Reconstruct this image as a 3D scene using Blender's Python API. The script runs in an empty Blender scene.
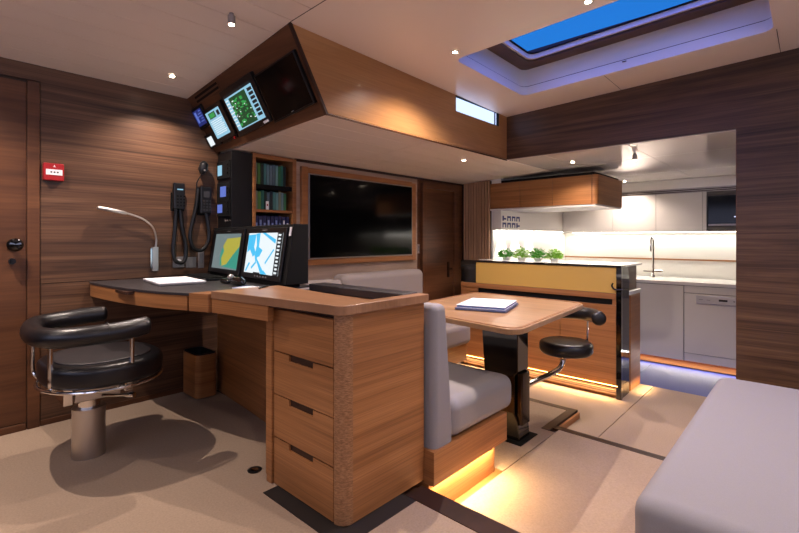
import bpy, math, random
from mathutils import Vector, Matrix
random.seed(7)
S = bpy.context.scene
COL = S.collection
PI = math.pi
SKY, EXPO, LED, GLED, KSPOT, FILL = .48, 1.0, .85, 1.4, 1.42, 2.2

# ------------------------------------------------------------------ materials
def new_mat(name):
    m = bpy.data.materials.new(name); m.use_nodes = True
    nt = m.node_tree; b = nt.nodes['Principled BSDF']
    return m, nt, b

def s2l(c):
    return tuple((x/255/12.92 if x/255 <= .04045 else ((x/255+.055)/1.055)**2.4) for x in c)

def plain(name, rgb, rough=.5, metal=0, spec=.5, bump=0, bscale=200, coat=0, vary=0):
    m, nt, b = new_mat(name)
    c = s2l(rgb)
    b.inputs['Base Color'].default_value = (*c, 1)
    b.inputs['Roughness'].default_value = rough
    b.inputs['Metallic'].default_value = metal
    b.inputs['Specular IOR Level'].default_value = spec
    b.inputs['Coat Weight'].default_value = coat
    b.inputs['Coat Roughness'].default_value = .08
    N, L = nt.nodes, nt.links
    tc = N.new('ShaderNodeTexCoord')
    if bump or vary:
        n = N.new('ShaderNodeTexNoise'); n.inputs['Scale'].default_value = bscale
        n.inputs['Detail'].default_value = 4
        L.new(tc.outputs['Object'], n.inputs['Vector'])
        if bump:
            bp = N.new('ShaderNodeBump'); bp.inputs['Strength'].default_value = bump
            bp.inputs['Distance'].default_value = .002
            L.new(n.outputs['Fac'], bp.inputs['Height']); L.new(bp.outputs['Normal'], b.inputs['Normal'])
        if vary:
            r = N.new('ShaderNodeValToRGB')
            r.color_ramp.elements[0].position = .3; r.color_ramp.elements[1].position = .7
            r.color_ramp.elements[0].color = (*[x*(1-vary) for x in c], 1)
            r.color_ramp.elements[1].color = (*[min(1, x*(1+vary)) for x in c], 1)
            L.new(n.outputs['Fac'], r.inputs['Fac']); L.new(r.outputs['Color'], b.inputs['Base Color'])
    return m

def emis(name, rgb, strength):
    m, nt, b = new_mat(name)
    b.inputs['Base Color'].default_value = (0.01, .01, .01, 1)
    b.inputs['Roughness'].default_value = .3
    b.inputs['Emission Color'].default_value = (*s2l(rgb), 1)
    b.inputs['Emission Strength'].default_value = strength
    return m

def wood(name, dark, mid, light, scale=(.45, .45, 7), fine=(3, 3, 120), rough=.4, dist=1.2, streak=.35, coat=0.0):
    """timber: broad bands across the grain, fine fibres and thin dark streaks"""
    m, nt, b = new_mat(name); N, L = nt.nodes, nt.links
    tc = N.new('ShaderNodeTexCoord')
    def noise(sc, det, dis, rough=.55):
        mp = N.new('ShaderNodeMapping'); mp.inputs['Scale'].default_value = sc
        L.new(tc.outputs['Object'], mp.inputs['Vector'])
        n = N.new('ShaderNodeTexNoise'); n.inputs['Scale'].default_value = 1
        n.inputs['Detail'].default_value = det; n.inputs['Distortion'].default_value = dis
        n.inputs['Roughness'].default_value = rough
        L.new(mp.outputs['Vector'], n.inputs['Vector']); return n
    n1 = noise(scale, 7, dist, .6)
    n2 = noise(fine, 3, .2)
    r1 = N.new('ShaderNodeValToRGB'); e = r1.color_ramp.elements
    e[0].position = .34; e[0].color = (*s2l(dark), 1)
    e[1].position = .66; e[1].color = (*s2l(light), 1)
    k = e.new(.5); k.color = (*s2l(mid), 1)
    L.new(n1.outputs['Fac'], r1.inputs['Fac'])
    r2 = N.new('ShaderNodeValToRGB'); e = r2.color_ramp.elements
    e[0].position = .3; e[0].color = (1-streak, 1-streak, 1-streak, 1)
    e[1].position = .6; e[1].color = (1.0, 1.0, 1.0, 1)
    L.new(n2.outputs['Fac'], r2.inputs['Fac'])
    mx = N.new('ShaderNodeMix'); mx.data_type = 'RGBA'; mx.blend_type = 'MULTIPLY'
    mx.inputs['Factor'].default_value = 1
    L.new(r1.outputs['Color'], mx.inputs['A']); L.new(r2.outputs['Color'], mx.inputs['B'])
    L.new(mx.outputs['Result'], b.inputs['Base Color'])
    bp = N.new('ShaderNodeBump'); bp.inputs['Strength'].default_value = .12; bp.inputs['Distance'].default_value = .002
    L.new(n2.outputs['Fac'], bp.inputs['Height']); L.new(bp.outputs['Normal'], b.inputs['Normal'])
    b.inputs['Roughness'].default_value = rough
    b.inputs['Specular IOR Level'].default_value = .35
    b.inputs['Coat Weight'].default_value = coat
    return m

MT = {}
MT['teak'] = wood('teak_wall', (66, 46, 34), (98, 69, 50), (122, 90, 67), (.4, .4, 12), (1.2, 1.2, 150), .38, 1.3, .45)
MT['teak_door'] = wood('teak_door', (76, 47, 30), (98, 62, 39), (116, 76, 49), (.5, .5, 5), (1.6, 1.6, 70), .4, .8, .25)
MT['walnut'] = wood('dark_bulkhead', (66, 45, 30), (89, 63, 44), (108, 80, 57), (.6, .6, 15), (1.6, 1.6, 200), .38, 1.4, .4)
MT['oak'] = wood('oak_front', (146, 96, 56), (164, 110, 66), (180, 124, 76), (.6, .6, 14), (1.6, 1.6, 240), .38, .6, .34)
MT['oak_top'] = wood('oak_top', (136, 98, 70), (150, 110, 80), (164, 124, 92), (9, .7, 9), (160, 2.5, 3), .33, .4, .14)
MT['oak_table'] = wood('table_top_wood', (152, 116, 82), (166, 129, 94), (180, 142, 106), (9, .7, 9), (160, 2.5, 3), .28, .4, .12)
MT['oak_end'] = wood('oak_end_grain', (134, 92, 60), (158, 112, 75), (180, 134, 94), (80, 80, 280), (40, 40, 520), .5, .3, .3)
MT['oak_fascia'] = wood('fascia_wood', (160, 112, 68), (176, 128, 80), (192, 144, 94), (.5, .5, 4), (2, 2, 120), .3, .6, .15, .1)
MT['brown'] = wood('brown_nosing', (44, 26, 18), (54, 32, 22), (66, 40, 27), (3, 3, 9), (20, 20, 90), .45, .4, .2)
MT['ceil'] = plain('ceiling_panel', (236, 220, 205), .3, 0, .45)
MT['ceil_gal'] = plain('galley_ceiling', (236, 230, 222), .1, 0, .6, coat=.4)
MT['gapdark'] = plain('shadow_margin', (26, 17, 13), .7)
MT['gap'] = plain('dark_gap', (60, 46, 38), .8)
MT['groove'] = plain('ceiling_groove', (255, 252, 248), .6)
MT['carpet'] = plain('carpet_beige', (162, 141, 121), .95, 0, .1, .6, 130, vary=.10)
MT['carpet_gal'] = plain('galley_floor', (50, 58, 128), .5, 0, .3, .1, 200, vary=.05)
MT['blackleather'] = plain('black_leather', (22, 21, 24), .32, 0, .5, .25, 260)
MT['deskleather'] = plain('desk_leather', (46, 42, 44), .42, 0, .45, .3, 420)
MT['black'] = plain('black_plastic', (14, 14, 15), .35)
MT['blackmatt'] = plain('black_matt', (12, 12, 13), .7, 0, .2)
MT['blackgloss'] = plain('black_gloss', (8, 8, 9), .05, 0, .7, coat=.6)
MT['screenblack'] = plain('screen_black', (6, 6, 7), .1, 0, .22)
MT['smoked'] = plain('smoked_mirror', (44, 43, 46), .07, .7)
MT['steel'] = plain('brushed_steel', (206, 200, 194), .34, 1, .5)
MT['chrome'] = plain('chrome', (225, 222, 218), .12, 1)
MT['bronze'] = plain('table_leg_bronze', (60, 48, 38), .16, .8)
MT['fabric'] = plain('grey_fabric', (144, 140, 142), .9, 0, .15, .35, 500, vary=.05)
MT['fabric_b'] = plain('taupe_fabric', (140, 130, 126), .9, 0, .15, .35, 500, vary=.05)
MT['piping'] = plain('piping', (190, 170, 140), .7)
MT['white'] = plain('white_lacquer', (222, 216, 208), .25, 0, .5)
MT['seamgrey'] = plain('seam_grey', (96, 92, 90), .7)
MT['panelgrey'] = plain('appliance_panel', (206, 206, 208), .25, .3)
MT['whitewall'] = plain('white_splashback', (232, 228, 220), .3)
MT['counter'] = plain('white_counter', (235, 232, 226), .18)
MT['pale'] = wood('pale_panel', (150, 126, 108), (176, 150, 130), (192, 166, 146), (.6, .6, 8), (2, 2, 90), .5, .6, .15)
MT['yellow'] = plain('yellow_glass', (204, 164, 84), .3, 0, .5)
MT['red'] = plain('red_plastic', (160, 22, 26), .4)
MT['paper'] = plain('white_paper', (236, 236, 240), .6)
MT['bluepaper'] = plain('blue_cover', (120, 140, 190), .5)
MT['navy'] = plain('navy_print', (30, 34, 96), .5)
MT['plate'] = plain('steel_plate', (168, 160, 156), .35, .7)
MT['greyplastic'] = plain('grey_plastic', (120, 118, 120), .4)
MT['slatlight'] = wood('slat_wood', (176, 134, 104), (194, 150, 118), (208, 166, 132), (4, 4, .6), (60, 60, 3), .5, .4, .2)
MT['leafa'] = plain('leaf_green', (70, 170, 24), .5, vary=.2, bscale=30)
MT['leafb'] = plain('leaf_lime', (136, 196, 50), .5, vary=.2, bscale=30)
MT['terra'] = plain('pot_white', (225, 222, 216), .4)
MT['bin_in'] = plain('bin_liner', (18, 16, 16), .5)
MT['led_warm'] = emis('led_warm', (255, 190, 96), 10)
MT['led_white'] = emis('led_white', (255, 246, 232), 10)
MT['lamp'] = emis('lamp_lens', (255, 232, 205), 40)
MT['winpane2'] = emis('dusk_window_pane_large', (176, 186, 236), .9)  # glowing pane of the added fill windows, out of view
MT['winpane'] = emis('dusk_window_pane', (186, 204, 250), .85)
MT['offlens'] = plain('lamp_lens_plain', (235, 225, 210), .2)

def scr(name, rgb, st=1.0): MT[name] = emis(name, rgb, st*.62)
scr('s_white', (226, 236, 240), .9); scr('s_cyan', (66, 178, 224), 1.0); scr('s_grey', (118, 134, 136), .7)
scr('s_yellow', (178, 170, 66), .8); scr('s_teal', (56, 148, 128), .8); scr('s_lblue', (140, 190, 214), .9)
scr('s_dgreen', (20, 70, 40), .8); scr('s_green', (50, 150, 74), .9); scr('s_blue', (90, 110, 190), .9)
scr('s_navy', (36, 44, 110), .8); scr('s_dark', (24, 34, 40), .6)

# glass pane of the skylight
m, nt, b = new_mat('skylight_glass')
b.inputs['Transmission Weight'].default_value = 1; b.inputs['Roughness'].default_value = 0.02
b.inputs['IOR'].default_value = 1.02; b.inputs['Base Color'].default_value = (.9, .95, 1, 1)
MT['glass'] = m

# ------------------------------------------------------------------ mesh builder
class MB:
    def __init__(s): s.v = []; s.f = []
    def add(s, vs, fs, M=None):
        o = len(s.v)
        s.v += [Vector(v) if M is None else M @ Vector(v) for v in vs]
        s.f += [tuple(o+i for i in f) for f in fs]
        return s
    def box(s, x0, x1, y0, y1, z0, z1, M=None):
        vs = [(x, y, z) for z in (z0, z1) for y in (y0, y1) for x in (x0, x1)]
        return s.add(vs, [(0, 2, 3, 1), (4, 5, 7, 6), (0, 1, 5, 4), (2, 6, 7, 3), (0, 4, 6, 2), (1, 3, 7, 5)], M)
    def cyl(s, p0, p1, r0, r1=None, n=20, caps=True):
        r1 = r0 if r1 is None else r1
        return s.rings([(p0, r0), (p1, r1)], n, caps)
    def rings(s, pr, n=20, caps=True):
        """tube through points with radii"""
        pts = [Vector(p) for p, r in pr]; o = len(s.v)
        up = None
        for i, (p, r) in enumerate(pr):
            if i == 0: d = pts[1]-pts[0]
            elif i == len(pr)-1: d = pts[-1]-pts[-2]
            else: d = (pts[i+1]-pts[i]).normalized()+(pts[i]-pts[i-1]).normalized()
            if d.length < 1e-9: d = Vector((0, 0, 1))
            d.normalize()
            if up is None:
                up = Vector((0, 0, 1)) if abs(d.z) < .9 else Vector((1, 0, 0))
            a = up.cross(d)
            if a.length < 1e-6: a = Vector((1, 0, 0)).cross(d)
            a.normalize(); bb = d.cross(a); up = bb
            for k in range(n):
                t = 2*PI*k/n
                s.v.append(pts[i]+a*math.cos(t)*r+bb*math.sin(t)*r)
        for i in range(len(pr)-1):
            for k in range(n):
                k2 = (k+1) % n
                s.f.append((o+i*n+k, o+i*n+k2, o+(i+1)*n+k2, o+(i+1)*n+k))
        if caps:
            s.f.append(tuple(o+k for k in reversed(range(n))))
            s.f.append(tuple(o+(len(pr)-1)*n+k for k in range(n)))
        return s
    def tube(s, pts, r, n=12):
        return s.rings([(p, r) for p in pts], n)
    def prism(s, poly, z0, z1, M=None):
        n = len(poly)
        vs = [(x, y, z0) for x, y in poly]+[(x, y, z1) for x, y in poly]
        fs = [tuple(reversed(range(n))), tuple(range(n, 2*n))]
        fs += [(i, (i+1) % n, n+(i+1) % n, n+i) for i in range(n)]
        return s.add(vs, fs, M)
    def build(s, name, mat, parent=None, bevel=0, seg=3, smooth=30, origin=None):
        me = bpy.data.meshes.new(name)
        o = bpy.data.objects.new(name, me); COL.objects.link(o)
        if parent is not None:
            W = Vector(parent['_w']); 
        elif origin is not None: W = Vector(origin)
        else:
            xs = [v.x for v in s.v]; ys = [v.y for v in s.v]; zs = [v.z for v in s.v]
            W = Vector(((min(xs)+max(xs))/2, (min(ys)+max(ys))/2, min(zs)))
        me.from_pydata([tuple(v-W) for v in s.v], [], s.f)
        me.validate(); me.update()
        import bmesh
        bm = bmesh.new(); bm.from_mesh(me); bmesh.ops.recalc_face_normals(bm, faces=bm.faces)
        bm.to_mesh(me); bm.free()
        for p in me.polygons: p.use_smooth = True
        if not bevel: me.set_sharp_from_angle(angle=math.radians(smooth))
        me.materials.append(MT[mat] if isinstance(mat, str) else mat)
        if parent is not None:
            o.parent = parent; o['_w'] = tuple(W)
        else:
            o.location = W; o['_w'] = tuple(W)
        if bevel:
            md = o.modifiers.new('bevel', 'BEVEL'); md.width = bevel; md.segments = seg
            md.limit_method = 'ANGLE'; md.angle_limit = math.radians(40); md.harden_normals = True
        return o

def box(name, x0, x1, y0, y1, z0, z1, mat, parent=None, bevel=0, seg=3):
    return MB().box(x0, x1, y0, y1, z0, z1).build(name, mat, parent, bevel, seg)

def thing(name, label, cat, loc, group=None):
    o = bpy.data.objects.new(name, None); COL.objects.link(o); o.location = loc
    o.empty_display_size = .1
    o['_w'] = tuple(loc); o['label'] = label; o['category'] = cat
    if group: o['group'] = group
    return o
def tag(o, label, cat, group=None, kind=None):
    o['label'] = label; o['category'] = cat
    if group: o['group'] = group
    if kind: o['kind'] = kind
    return o
def struct(o): o['kind'] = 'structure'; return o

def smoothpts(pts, n=8):
    """Catmull-Rom"""
    P = [Vector(p) for p in pts]; out = []
    for i in range(len(P)-1):
        p0 = P[max(i-1, 0)]; p1 = P[i]; p2 = P[i+1]; p3 = P[min(i+2, len(P)-1)]
        for k in range(n):
            t = k/n
            out.append(.5*((2*p1)+(p2-p0)*t+(2*p0-5*p1+4*p2-p3)*t*t+(3*p1-p0-3*p2+p3)*t**3))
    out.append(P[-1]); return out
def rpoly(pts, r, n=7):
    out = []
    for i, p in enumerate(pts):
        p = Vector(p); a = (Vector(pts[i-1])-p).normalized(); b = (Vector(pts[(i+1) % len(pts)])-p).normalized()
        for k in range(n+1):
            t = k/n; q = (p+a*r)*(1-t)**2+p*2*t*(1-t)+(p+b*r)*t*t; out.append((q.x, q.y))
    return out
def rrect(x0, x1, y0, y1, r, n=6):
    pts = []
    for cx, cy, a in ((x1-r, y1-r, 0), (x0+r, y1-r, 90), (x0+r, y0+r, 180), (x1-r, y0+r, 270)):
        for k in range(n+1):
            t = math.radians(a+90*k/n); pts.append((cx+r*math.cos(t), cy+r*math.sin(t)))
    return pts

# ------------------------------------------------------------------ dimensions
YW, YT, YF = 3.056, 2.85, 1.863      # hull wall, television wall, long fascia
XB = 3.33                             # bulkhead
Z1, Z2, Z3 = -.15, -.20, -.34         # dining, passage and galley floor levels
def zc(x, y):                         # deckhead with its camber
    z = 2.045-.02*(x-1.245)
    if x < 1.245: z = 2.045
    return z+(.03*(YF-y) if y < YF else -.101*(y-YF))
def zs(y): return 1.65-(.05*(y-YF) if y > YF else 0)   # soffit

# ------------------------------------------------------------------ floors
X0, YR = -1.7, -2.1
f = MB().box(X0, 1.40, YR, YW, -.4, -.012); f.build('floor', 'brown'); struct(bpy.data.objects['floor'])
fl = bpy.data.objects['floor']
MB().box(X0, 1.31, YR, 1.08, -.012, 0).box(X0, 1.31, 1.08, 1.118, -.012, 0).box(X0, .943, 1.118, 1.602, -.012, 0).box(X0, 1.37, 1.602, YW-.005, -.012, 0).build('carpet', 'carpet', fl)
MB().box(1.31, 1.405, YR, 1.17, -.012, .003).build('nosing', 'brown', fl)
MB().box(.945, 1.31, 1.118, 1.19, -.012, .001).box(.945, 1.02, 1.19, 1.60, -.012, .001).build('shadow_margin', 'gapdark', fl)  # near-black strip on the floor along the drawer pedestal
f2 = struct(MB().box(X0, 6.05, YR, YW+.06, -.5, -.451).box(1.40, 4.2, YT, YW, -.4, -.2).box(1.40, 2.70, YR, YT, -.4, Z1-.012).box(2.70, 3.04, 1.17, YT, -.4, Z1-.012).build('floor', 'brown'))
MB().box(1.41, 2.65, YR, 1.132, Z1-.012, Z1).box(1.58, 2.99, 1.225, YT, Z1-.012, Z1).box(1.995, 2.60, 1.136, 1.225, Z1-.012, Z1).build('carpet', 'carpet', f2)
MB().box(1.41, 2.00, 1.132, 1.20, Z1-.012, Z1-.003).build('wood_margin', 'oak', f2)
MB().box(2.65, 2.70, YR, 1.22, Z1-.012, Z1+.001).box(2.60, 3.04, 1.17, 1.222, Z1-.012, Z1+.002).box(2.99, 3.04, 1.17, YT, Z1-.012, Z1+.001).build('nosing', 'brown', f2)
f3 = struct(MB().box(2.70, 4.12, YR, 1.17, -.4, Z2-.012).box(3.04, 4.12, 1.17, YT, -.4, Z2-.012).build('floor', 'brown'))
MB().box(2.71, 4.10, YR, .96, Z2-.012, Z2).box(2.71, 3.05, .965, 1.165, Z2-.012, Z2).box(3.05, 4.10, .965, YT, Z2-.012, Z2).build('carpet', 'carpet', f3)
MB().box(2.702, 3.04, 1.155, 1.17, Z2, Z1-.013).build('riser', 'oak', f3)
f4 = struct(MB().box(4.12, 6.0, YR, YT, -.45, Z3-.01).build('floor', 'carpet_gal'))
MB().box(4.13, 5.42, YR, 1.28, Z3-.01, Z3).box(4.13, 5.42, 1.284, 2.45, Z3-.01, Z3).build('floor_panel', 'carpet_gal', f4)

# ------------------------------------------------------------------ walls
wl = struct(MB().box(X0, 3.0, YW, YW+.06, -.5, 2.30).build('wall_left', 'gap'))
MB().box(.475, 1.50, YW-.010, YW, .762, 1.99).box(.475, 3.0, YW-.010, YW, 0, .758).box(X0, .42, YW-.012, YW, 1.84, 1.99).box(.42, .475, YW-.012, YW, 1.84, 1.99).build('teak_panel', 'teak', wl)
MB().box(.419, .472, YW-.020, YW, 0, 1.835).build('door_post', 'teak_door', wl, .003)
bb = struct(MB().box(X0, .415, YW-.018, YW, 0, .035).box(.475, 1.3, YW-.016, YW, 0, .03).build('baseboard_left', 'teak_door', None, .002))
d1 = struct(MB().box(-.42, .417, YW-.008, YW+.02, .04, 1.825).build('door_1', 'teak_door'))
# knob with rose and thumb turn
k = MB(); kx = .365; kz = .97
k.rings([((kx, YW-.008, kz), .028), ((kx, YW-.014, kz), .028)], 20)
k.rings([((kx, YW-.014, kz), .012), ((kx, YW-.045, kz), .012), ((kx, YW-.050, kz), .030), ((kx, YW-.068, kz), .034), ((kx, YW-.080, kz), .024), ((kx, YW-.083, kz), .004)], 20)
k.build('door_knob', 'blackgloss', d1)
k = MB(); k.rings([((kx-.005, YW-.008, kz-.085), .016), ((kx-.005, YW-.020, kz-.085), .015)], 16); k.box(kx-.009, kx-.001, YW-.035, YW-.02, kz-.100, kz-.070)
k.build('thumb_turn', 'black', d1)

# tv wall (a faced box in front of the hull), rises to the soffit
wt = struct(MB().box(1.955, 4.20, YT, YT+.06, Z2, 1.64).build('wall_back', 'teak_door'))
MB().box(1.955, 3.345, YT-.008, YT, .35, zs(YT)-.006).build('pale_panel', 'pale', wt)
MB().box(1.955, 4.11, YT-.014, YT-.008, zs(YT)-.022, zs(YT)-.002).build('top_trim', 'brown', wt)
struct(MB().box(3.0, 6.05, YW, YW+.06, -.4, 2.3).build('wall_outer', 'gap'))
d2 = struct(MB().box(3.46, 3.93, YT-.012, YT, Z2, 1.505).build('door_2', 'oak_front' if 0 else 'teak_door', None, .002))
MB().box(3.40, 3.46, YT-.035, YT, Z2, 1.56).box(3.93, 4.0, YT-.035, YT, Z2, 1.56).box(3.46, 3.93, YT-.035, YT, 1.505, 1.56).build('door_frame', 'teak_door', d2, .003)
h = MB(); h.box(3.825, 3.855, YT-.02, YT-.012, .60, .76); h.tube([(3.84, YT-.018, .69), (3.84, YT-.06, .69), (3.77, YT-.062, .69)], .009)
h.build('door_handle', 'blackgloss', d2)

# slatted screen
sx = 4.11
sl = thing('slatted_screen', 'vertical timber slat screen between the wooden door and the galley', 'screen', (sx, 2.67, Z2))
box('backing_panel', sx+.012, sx+.03, 2.495, YT-.001, Z2, zs(2.6)-.004, 'blackmatt', sl)
y = 2.497
i = 0
while y < YT-.03:
    box('slat', sx-.012, sx+.012, y, y+.018, Z2+.001, zs(y+.018)-.003, 'slatlight', sl); y += .0335

# bulkhead
b_ = MB(); zt = 2.09
b_.box(XB, XB+.05, YR, .342, Z2, zt).box(XB, XB+.05, .342, YF+.03, 1.655, zt)
wb = struct(b_.build('wall_front', 'walnut'))
MB().box(XB-.001, XB+.052, .339, .3425, Z2, 1.656).build('edge_trim', 'teak_door', wb)
# room shell out of frame
struct(MB().box(X0-.05, X0, YR, YW, -.4, 2.3).build('wall_rear', 'teak_door'))
struct(MB().box(X0, 6.05, YR-.05, YR, -.45, 2.3).build('wall_right', 'walnut'))

for nw, (ax, c0, c1) in enumerate((('r', -1.2, .7), ('r', .9, 2.9), ('b', -1.7, .3), ('b', .6, 2.6))):  # unseen windows with glowing panes, added for soft bluish fill
    if ax == 'r':
        w3 = struct(MB().box(c0, c1, YR+.001, YR+.006, 1.15, 1.75).build('window_%d' % (nw+3), 'winpane2'))
        MB().box(c0-.05, c0, YR, YR+.03, 1.10, 1.80).box(c1, c1+.05, YR, YR+.03, 1.10, 1.80).box(c0, c1, YR, YR+.03, 1.10, 1.15).box(c0, c1, YR, YR+.03, 1.75, 1.80).build('window_frame', 'teak_door', w3)
    else:
        w3 = struct(MB().box(X0+.001, X0+.006, c0, c1, 1.0, 1.75).build('window_%d' % (nw+3), 'winpane2'))
        MB().box(X0, X0+.03, c0-.05, c0, .95, 1.80).box(X0, X0+.03, c1, c1+.05, .95, 1.80).box(X0, X0+.03, c0, c1, .95, 1.0).box(X0, X0+.03, c0, c1, 1.75, 1.80).build('window_frame', 'teak_door', w3)
# ------------------------------------------------------------------ ceilings
def strips(name, xa, xb, ys, zf, mat, hole=None, th=.02, xsub=None, gap=.0022):
    m = MB()
    for a, c in zip(ys[:-1], ys[1:]):
        segs = [(xa, xb)] if not xsub else list(zip(xsub[:-1], xsub[1:]))
        for (p, q) in segs:
            if hole and p >= hole[0]-1e-6 and q <= hole[1]+1e-6 and a >= hole[2]-1e-6 and c <= hole[3]+1e-6: continue
            g = gap; a_ = a+g; c_ = c-g; p_ = p+(g if p != xa else 0); q_ = q-(g if q != xb else 0)
            v = [(p_, a_, zf(p_, a_)), (q_, a_, zf(q_, a_)), (q_, c_, zf(q_, c_)), (p_, c_, zf(p_, c_))]
            v += [(x, y, z+th) for x, y, z in v]
            m.add(v, [(0, 3, 2, 1), (4, 5, 6, 7), (0, 1, 5, 4), (1, 2, 6, 5), (2, 3, 7, 6), (3, 0, 4, 7)])
    return m
ysl = [YW-.0-.155*i for i in range(0, 9)]
ysl = sorted([y for y in ysl]+[YF]); ysl = [YW-.152*i for i in range(0, 34)]; ysl = sorted(y for y in ysl if y > YR)
ysl = [YR]+ysl
ce = struct(strips('c', X0, 1.24, ysl, lambda x, y: zc(1.2, y), 'ceil').build('ceiling', 'ceil'))
MB().add([(X0, YR, zc(0, YR)+.003), (1.245, YR, zc(0, YR)+.003), (1.245, YF, zc(0, YF)+.003), (X0, YF, zc(0, YF)+.003), (1.245, YW, zc(0, YW)+.003), (X0, YW, zc(0, YW)+.003)],
         [(0, 1, 2, 3), (3, 2, 4, 5)]).build('groove_backing', 'groove', ce)
MB().add([(1.20, YR, zc(0, YR)+.002), (1.32, YR, zc(0, YR)+.002), (1.32, YF+.02, zc(0, YF)+.002), (1.20, YF+.02, zc(0, YF)+.002)], [(0, 1, 2, 3)]).build('joint_backing', 'gap', ce)
# saloon ceiling with the skylight opening
HX0, HX1, HY0, HY1 = 2.14, 2.97, .15, 1.53
def hole_ceiling():
    m = MB(); r = .05
    outer = []; inner = rrect(HX0, HX1, HY0, HY1, r, 5)
    # four sided annulus: connect each inner point to nearest point on outer rectangle
    ox0, ox1, oy0, oy1 = 1.245, XB, -.3, YF
    cx, cy = (HX0+HX1)/2, (HY0+HY1)/2
    n = len(inner); q = n//4
    corners = [(ox1, oy1), (ox0, oy1), (ox0, oy0), (ox1, oy0)]
    vi = [(x, y, zc(x, y)) for x, y in inner]; vo = [(x, y, zc(x, y)) for x, y in corners]
    fs = []
    for c in range(4):
        for k in range(q-1): fs.append((n+c, c*q+k, c*q+k+1))
        a = c*q+q-1; b2 = ((c+1) % 4)*q
        fs.append((n+c, a, b2, n+(c+1) % 4))
    v = vi+vo
    m.add(v, fs)
    # rest
    m.add([(1.245, YR, zc(1.25, YR)), (XB, YR, zc(XB, YR)), (XB, -.304, zc(XB, -.304)), (1.245, -.304, zc(1.25, -.304))], [(0, 1, 2, 3)])
    return m
ce2 = struct(hole_ceiling().build('ceiling', 'ceil'))
def seam(m, p, q, w=.0028):
    p = Vector((p[0], p[1], zc(*p)-.0008)); q = Vector((q[0], q[1], zc(*q)-.0008)); d = (q-p).normalized(); s_ = Vector((-d.y, d.x, 0))*w/2
    m.add([p-s_, q-s_, q+s_, p+s_], [(0, 1, 2, 3)])
sm = MB()
seam(sm, (HX1+.01, .98), (XB, .98)); seam(sm, (1.25, .14), (HX0, .14)); seam(sm, (HX1, .14), (XB, .14)); seam(sm, (2.02, 1.86), (2.02, -.3), .002) if 0 else None
sm.build('seam', 'gap', ce2)
# skylight: well, timber ring, frame, pane
sk = struct(MB().box(HX0-.12, HX1+.02, HY0-.02, HY1+.05, 2.26, 2.262).build('skylight_top', 'white')) if 0 else None
def ringwall(loop, z0f, z1f):
    n = len(loop); m = MB()
    m.add([(x, y, z0f(x, y)) for x, y in loop]+[(x, y, z1f(x, y)) for x, y in loop], [(i, (i+1) % n, n+(i+1) % n, n+i) for i in range(n)]); return m
inner = rrect(HX0, HX1, HY0, HY1, .05, 5)
win = struct(ringwall(inner, zc, lambda x, y: zc(x, y)+.058).build('window_1', 'white'))
i2 = rrect(HX0-.004, HX1+.004, HY0-.004, HY1+.004, .05, 5)
ringwall(i2, lambda x, y: zc(x, y)+.063, lambda x, y: zc(x, y)+.185).build('upper_reveal', 'white', win)
i3 = rrect(HX0-.012, HX1+.012, HY0-.012, HY1+.012, .05, 5)
ringwall(i3, lambda x, y: zc(x, y)+.05, lambda x, y: zc(x, y)+.07).build('shadow_groove', 'gap', win)
def flatring(a, b2, z0, z1):
    n = len(a); m = MB()
    vs = [(x, y, z0(x, y)) for x, y in a]+[(x, y, z0(x, y)) for x, y in b2]+[(x, y, z1(x, y)) for x, y in a]+[(x, y, z1(x, y)) for x, y in b2]
    fs = []
    for i in range(n):
        j = (i+1) % n
        fs += [(i, j, n+j, n+i), (2*n+i, 3*n+i, 3*n+j, 2*n+j), (n+i, n+j, 3*n+j, 3*n+i), (i, 2*n+i, 2*n+j, j)]
    return m.add(vs, fs)
r_in = rrect(HX0+.05, HX1-.09, HY0+.05, HY1-.09, .05, 5)
out_ = rrect(HX0-.06, HX1+.06, HY0-.06, HY1+.06, .05, 5)
flatring(out_, r_in, lambda x, y: zc(x, y)+.18, lambda x, y: zc(x, y)+.195).build('timber_ring', 'walnut', win)
r_in2 = rrect(HX0+.065, HX1-.105, HY0+.065, HY1-.105, .05, 5)
flatring(out_, r_in2, lambda x, y: zc(x, y)+.1955, lambda x, y: zc(x, y)+.225).build('frame', 'white', win)
r_in3 = rrect(HX0+.075, HX1-.115, HY0+.075, HY1-.115, .05, 5)
flatring(out_, r_in3, lambda x, y: zc(x, y)+.226, lambda x, y: zc(x, y)+.232).build('rubber_seal', 'blackmatt', win)
gl = MB(); n = len(out_); gl.add([(x, y, zc(x, y)+.236) for x, y in out_]+[(x, y, zc(x, y)+.244) for x, y in out_], [tuple(range(n)), tuple(reversed(range(n, 2*n)))]+[(i, (i+1) % n, n+(i+1) % n, n+i) for i in range(n)])
gl.build('glass_pane', 'glass', win)
cat_ = MB().box(2.962, 2.969, .845, .868, 2.085, 2.090); cat_.build('catch', 'gap', win)

# soffit (lower ceiling) outboard and over the galley
sy = sorted([YF]+[YF+.16*i for i in range(1, 8)])
sy = [y for y in sy if y < YW]+[YW]
so = struct(strips('s', 1.47, 4.2, sy, lambda x, y: zs(y), 'ceil', xsub=[1.47, 2.35, 4.2], gap=.0025).build('ceiling', 'ceil'))
strips('b', 1.47, 4.2, [YF, YT, YW], lambda x, y: zs(y)+.0015, 'groove', gap=0, th=.003).build('groove_backing', 'groove', so)
gc = struct(strips('g', XB+.03, 6.0, [YR, -1.2, -.4, .30, .95, 1.55, YF], lambda x, y: 1.652, 'ceil_gal', xsub=[XB+.03, 4.0, 5.0, 6.0], gap=.002)
            .box(4.205, 6.0, YF+.003, 2.6, 1.65, 1.67).build('ceiling', 'ceil_gal'))
MB().box(XB+.03, 6.0, YR, YF, 1.674, 1.68).build('groove_backing', 'gap', gc)
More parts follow.
